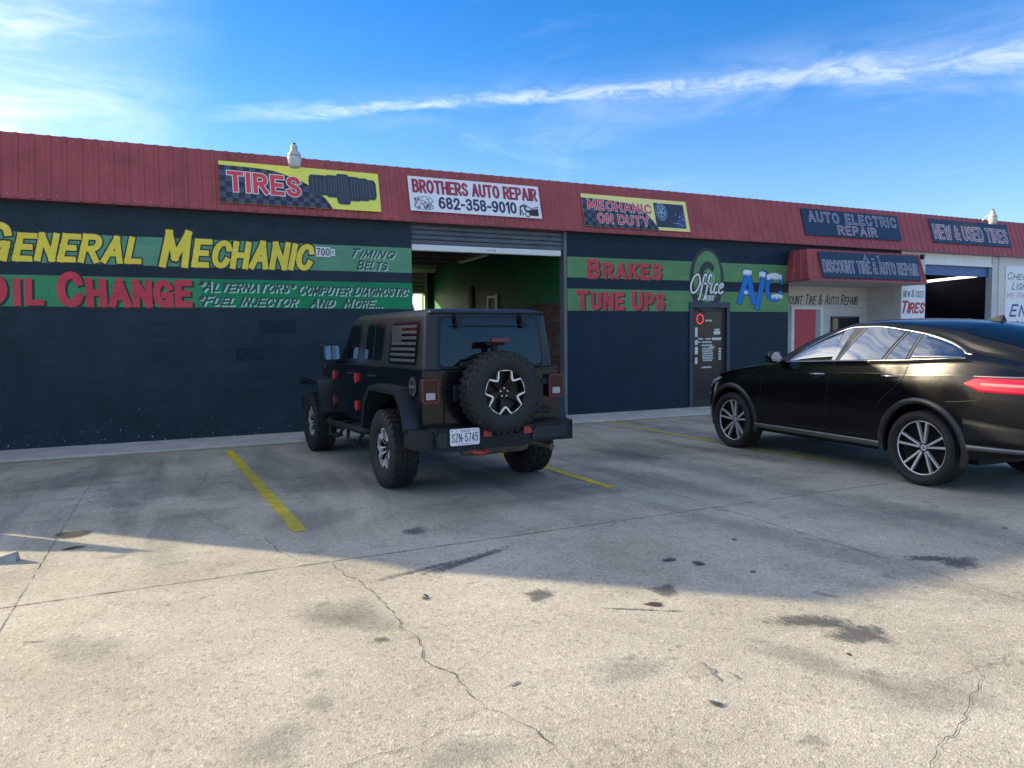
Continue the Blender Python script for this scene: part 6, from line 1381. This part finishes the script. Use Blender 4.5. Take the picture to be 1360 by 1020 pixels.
    mb = patch(-1.115, -0.47, lin((-1.115,0.985),(-0.62,1.0),(-0.47,1.068)), lin((-1.115,1.125),(-0.58,1.135),(-0.47,1.078)), 0.009, s_, 20, 5); tl = sp(mb, 'tail_light', m_tail)
    mb = patch(-1.10, -0.62, lin((-1.1,1.045),(-0.62,1.058)), lin((-1.1,1.075),(-0.62,1.085)), 0.0115, s_, 14, 2); sp(mb, 'light_bar', m_tailw, tl)
    mb = patch(-1.115, -0.55, lin((-1.115,1.130),(-0.55,1.140)), lin((-1.115,1.152),(-0.55,1.150)), 0.010, s_, 14, 2); sp(mb, 'chrome_strip', m_chrome, tl)
    # tail pipe
    mb = MB(); mb.lathe([(0.0,0.02),(0.06,0.02),(0.068,0.0),(0.072,0.12),(0.06,0.30),(0,0.30)], (s_*0.62,-1.14,0.41), (0,1,0), 18, T=Matrix.Translation((s_*0.62,0,0.41)) @ Matrix.Diagonal((1.5,1,0.75,1)) @ Matrix.Translation((-s_*0.62,0,-0.41))); sp(mb, 'tail_pipe', m_chrome)
# windscreen and rear screen patches across the roof
def cross(y0, y1, off, name, m, f0=0.97, n=14):
    mb = MB(); rows = []
    for i in range(n+1):
        y = y0+(y1-y0)*i/n; K = [(x, z) for x, z in dense(y)]; xe = XE(y)*f0; P = [(x, z) for x, z in K if z >= ZE(y)-0.002 and x <= xe]; P = sorted(P, key=lambda p: -p[0])
        line = [(xe, ZE(y)+(ZR(y)-ZE(y))*0.30)]; 
        xs_ = [xe*(1-j/8) for j in range(9)]
        def zz(x):
            PP = sorted(K[-16:], key=lambda p: p[0])
            for (a, c), (d, e) in zip(PP, PP[1:]):
                if a <= x <= d and d > a: return c+(e-c)*(x-a)/(d-a)
            return PP[-1][1]
        row = [(x, y, zz(x)+off) for x in xs_]; rows.append(row+[(-x, y, z) for x, y, z in row[::-1][1:]])
    mb.grid(rows); return sp(mb, name, m, fixn=False)
cross(1.22, 2.36, 0.006, 'windscreen', m_tint, 0.93)
cross(-0.98, -0.22, 0.006, 'rear_window', m_tint, 0.86)
mb = MB(); mb.add([(0.0,0.10,0.0),(0.02,-0.06,0.0),(-0.02,-0.06,0.0),(0.0,-0.07,0.055),(0.0,-0.02,0.045),(0.012,-0.09,0.0),(-0.012,-0.09,0.0)], [(0,1,4),(0,4,2),(1,5,3),(1,3,4),(2,4,3),(2,3,6),(5,6,3)], T=Matrix.Translation((0,-0.10,ZR(-0.10)-0.006)) @ Matrix.Scale(1.25, 4)); sp(mb, 'roof_aerial', m_paint_s)
mb = MB(); rows = []
for t in range(13):
    x = -0.62+1.24*t/12; z = 1.365-0.02*(x/0.62)**2; rows.append([(x, -0.98, z+0.02), (x, -1.10, z+0.018), (x, -1.125, z+0.005), (x, -1.09, z-0.012)])
mb.grid(rows); sp(mb, 'spoiler', m_paint_s)
mb = MB(); mb.box(-0.52, 0.52, 3.70, 3.785, 0.52, 0.78); sp(mb, 'grille', m_under, bevel=0.04)
mb = MB(); mb.box(-0.62, 0.62, -0.40, 3.4, 0.24, 0.42); mb.cyl((-0.8,0,SR),(1,0,0),0.05,0,1.6,10); mb.cyl((-0.8,SWB,SR),(1,0,0),0.05,0,1.6,10); sp(mb, 'underbody', m_under)
def rim_twin(parent, T, rb):
    b = MB(); b.lathe([(rb,0.090),(rb-0.006,0.094),(rb-0.016,0.088),(rb-0.024,0.03),(0.12,0.0),(0.05,0.02),(0.03,0.045),(0.0,0.047)], ax=(1,0,0), n=60, T=T); b.lathe([(rb,0.09),(rb,-0.1),(rb-0.02,-0.1)], ax=(1,0,0), n=40, T=T)
    o = sharp(b.build('rim', m_rimblack, parent), 30)
    q = MB(); q.lathe([(rb-0.001,0.092),(rb-0.004,0.0965),(rb-0.014,0.0945),(rb-0.016,0.088)], ax=(1,0,0), n=72, T=T)
    for k in range(5):
        for s_ in (-1, 1):
            a = R(90+72*k); L_ = []
            # twin spokes: leave the hub together, run almost parallel to the rim
            for r0, w0, w1, x_ in ((0.045, 0.001, 0.020, 0.062), (0.11, 0.012, 0.032, 0.072), (rb-0.012, 0.044, 0.068, 0.093)):
                for e in (w0, w1): L_.append((x_, r0*math.cos(a)-s_*e*math.sin(a), r0*math.sin(a)+s_*e*math.cos(a)))
            lo = [(p[0]-0.03, p[1], p[2]) for p in L_]
            q.add(L_, [(0,1,3,2),(2,3,5,4)], T=T)
            b2 = L_+lo; q.add(b2, [(0,2,8,6),(2,4,10,8),(1,7,9,3),(3,9,11,5)], T=T)
    q.cyl((0.046,0,0),(1,0,0),0.034,0,0.012,20,T=T)
    sp_ = q.build('spoke', m_mach, o, fixn=False)
    q = MB()
    for k in range(3):
        a = R(90+120*k); q.add([(0.0595, 0.026*math.cos(a), 0.026*math.sin(a)), (0.0595, 0.005*math.cos(a+R(60)), 0.005*math.sin(a+R(60))), (0.0595, 0.0, 0.0), (0.0595, 0.005*math.cos(a-R(60)), 0.005*math.sin(a-R(60)))], [(0,1,2,3)], T=T)
    q.build('hub_star', m_under, o, fixn=False)
    b = MB(); b.lathe([(0.17,-0.02),(0.17,-0.005),(0.06,-0.005)], ax=(1,0,0), n=40, T=T); b.build('brake_disc', mat('brake_steel', (0.3,0.3,0.3), 0.35, metal=1.0), o)
    return o
for s_ in (-1, 1):
    for y in (0.0, SWB): wheel(suv, 'wheel', (s_*0.835, y, SR), '-x' if s_ < 0 else 'x', SR, SRB, STW, rim_twin)
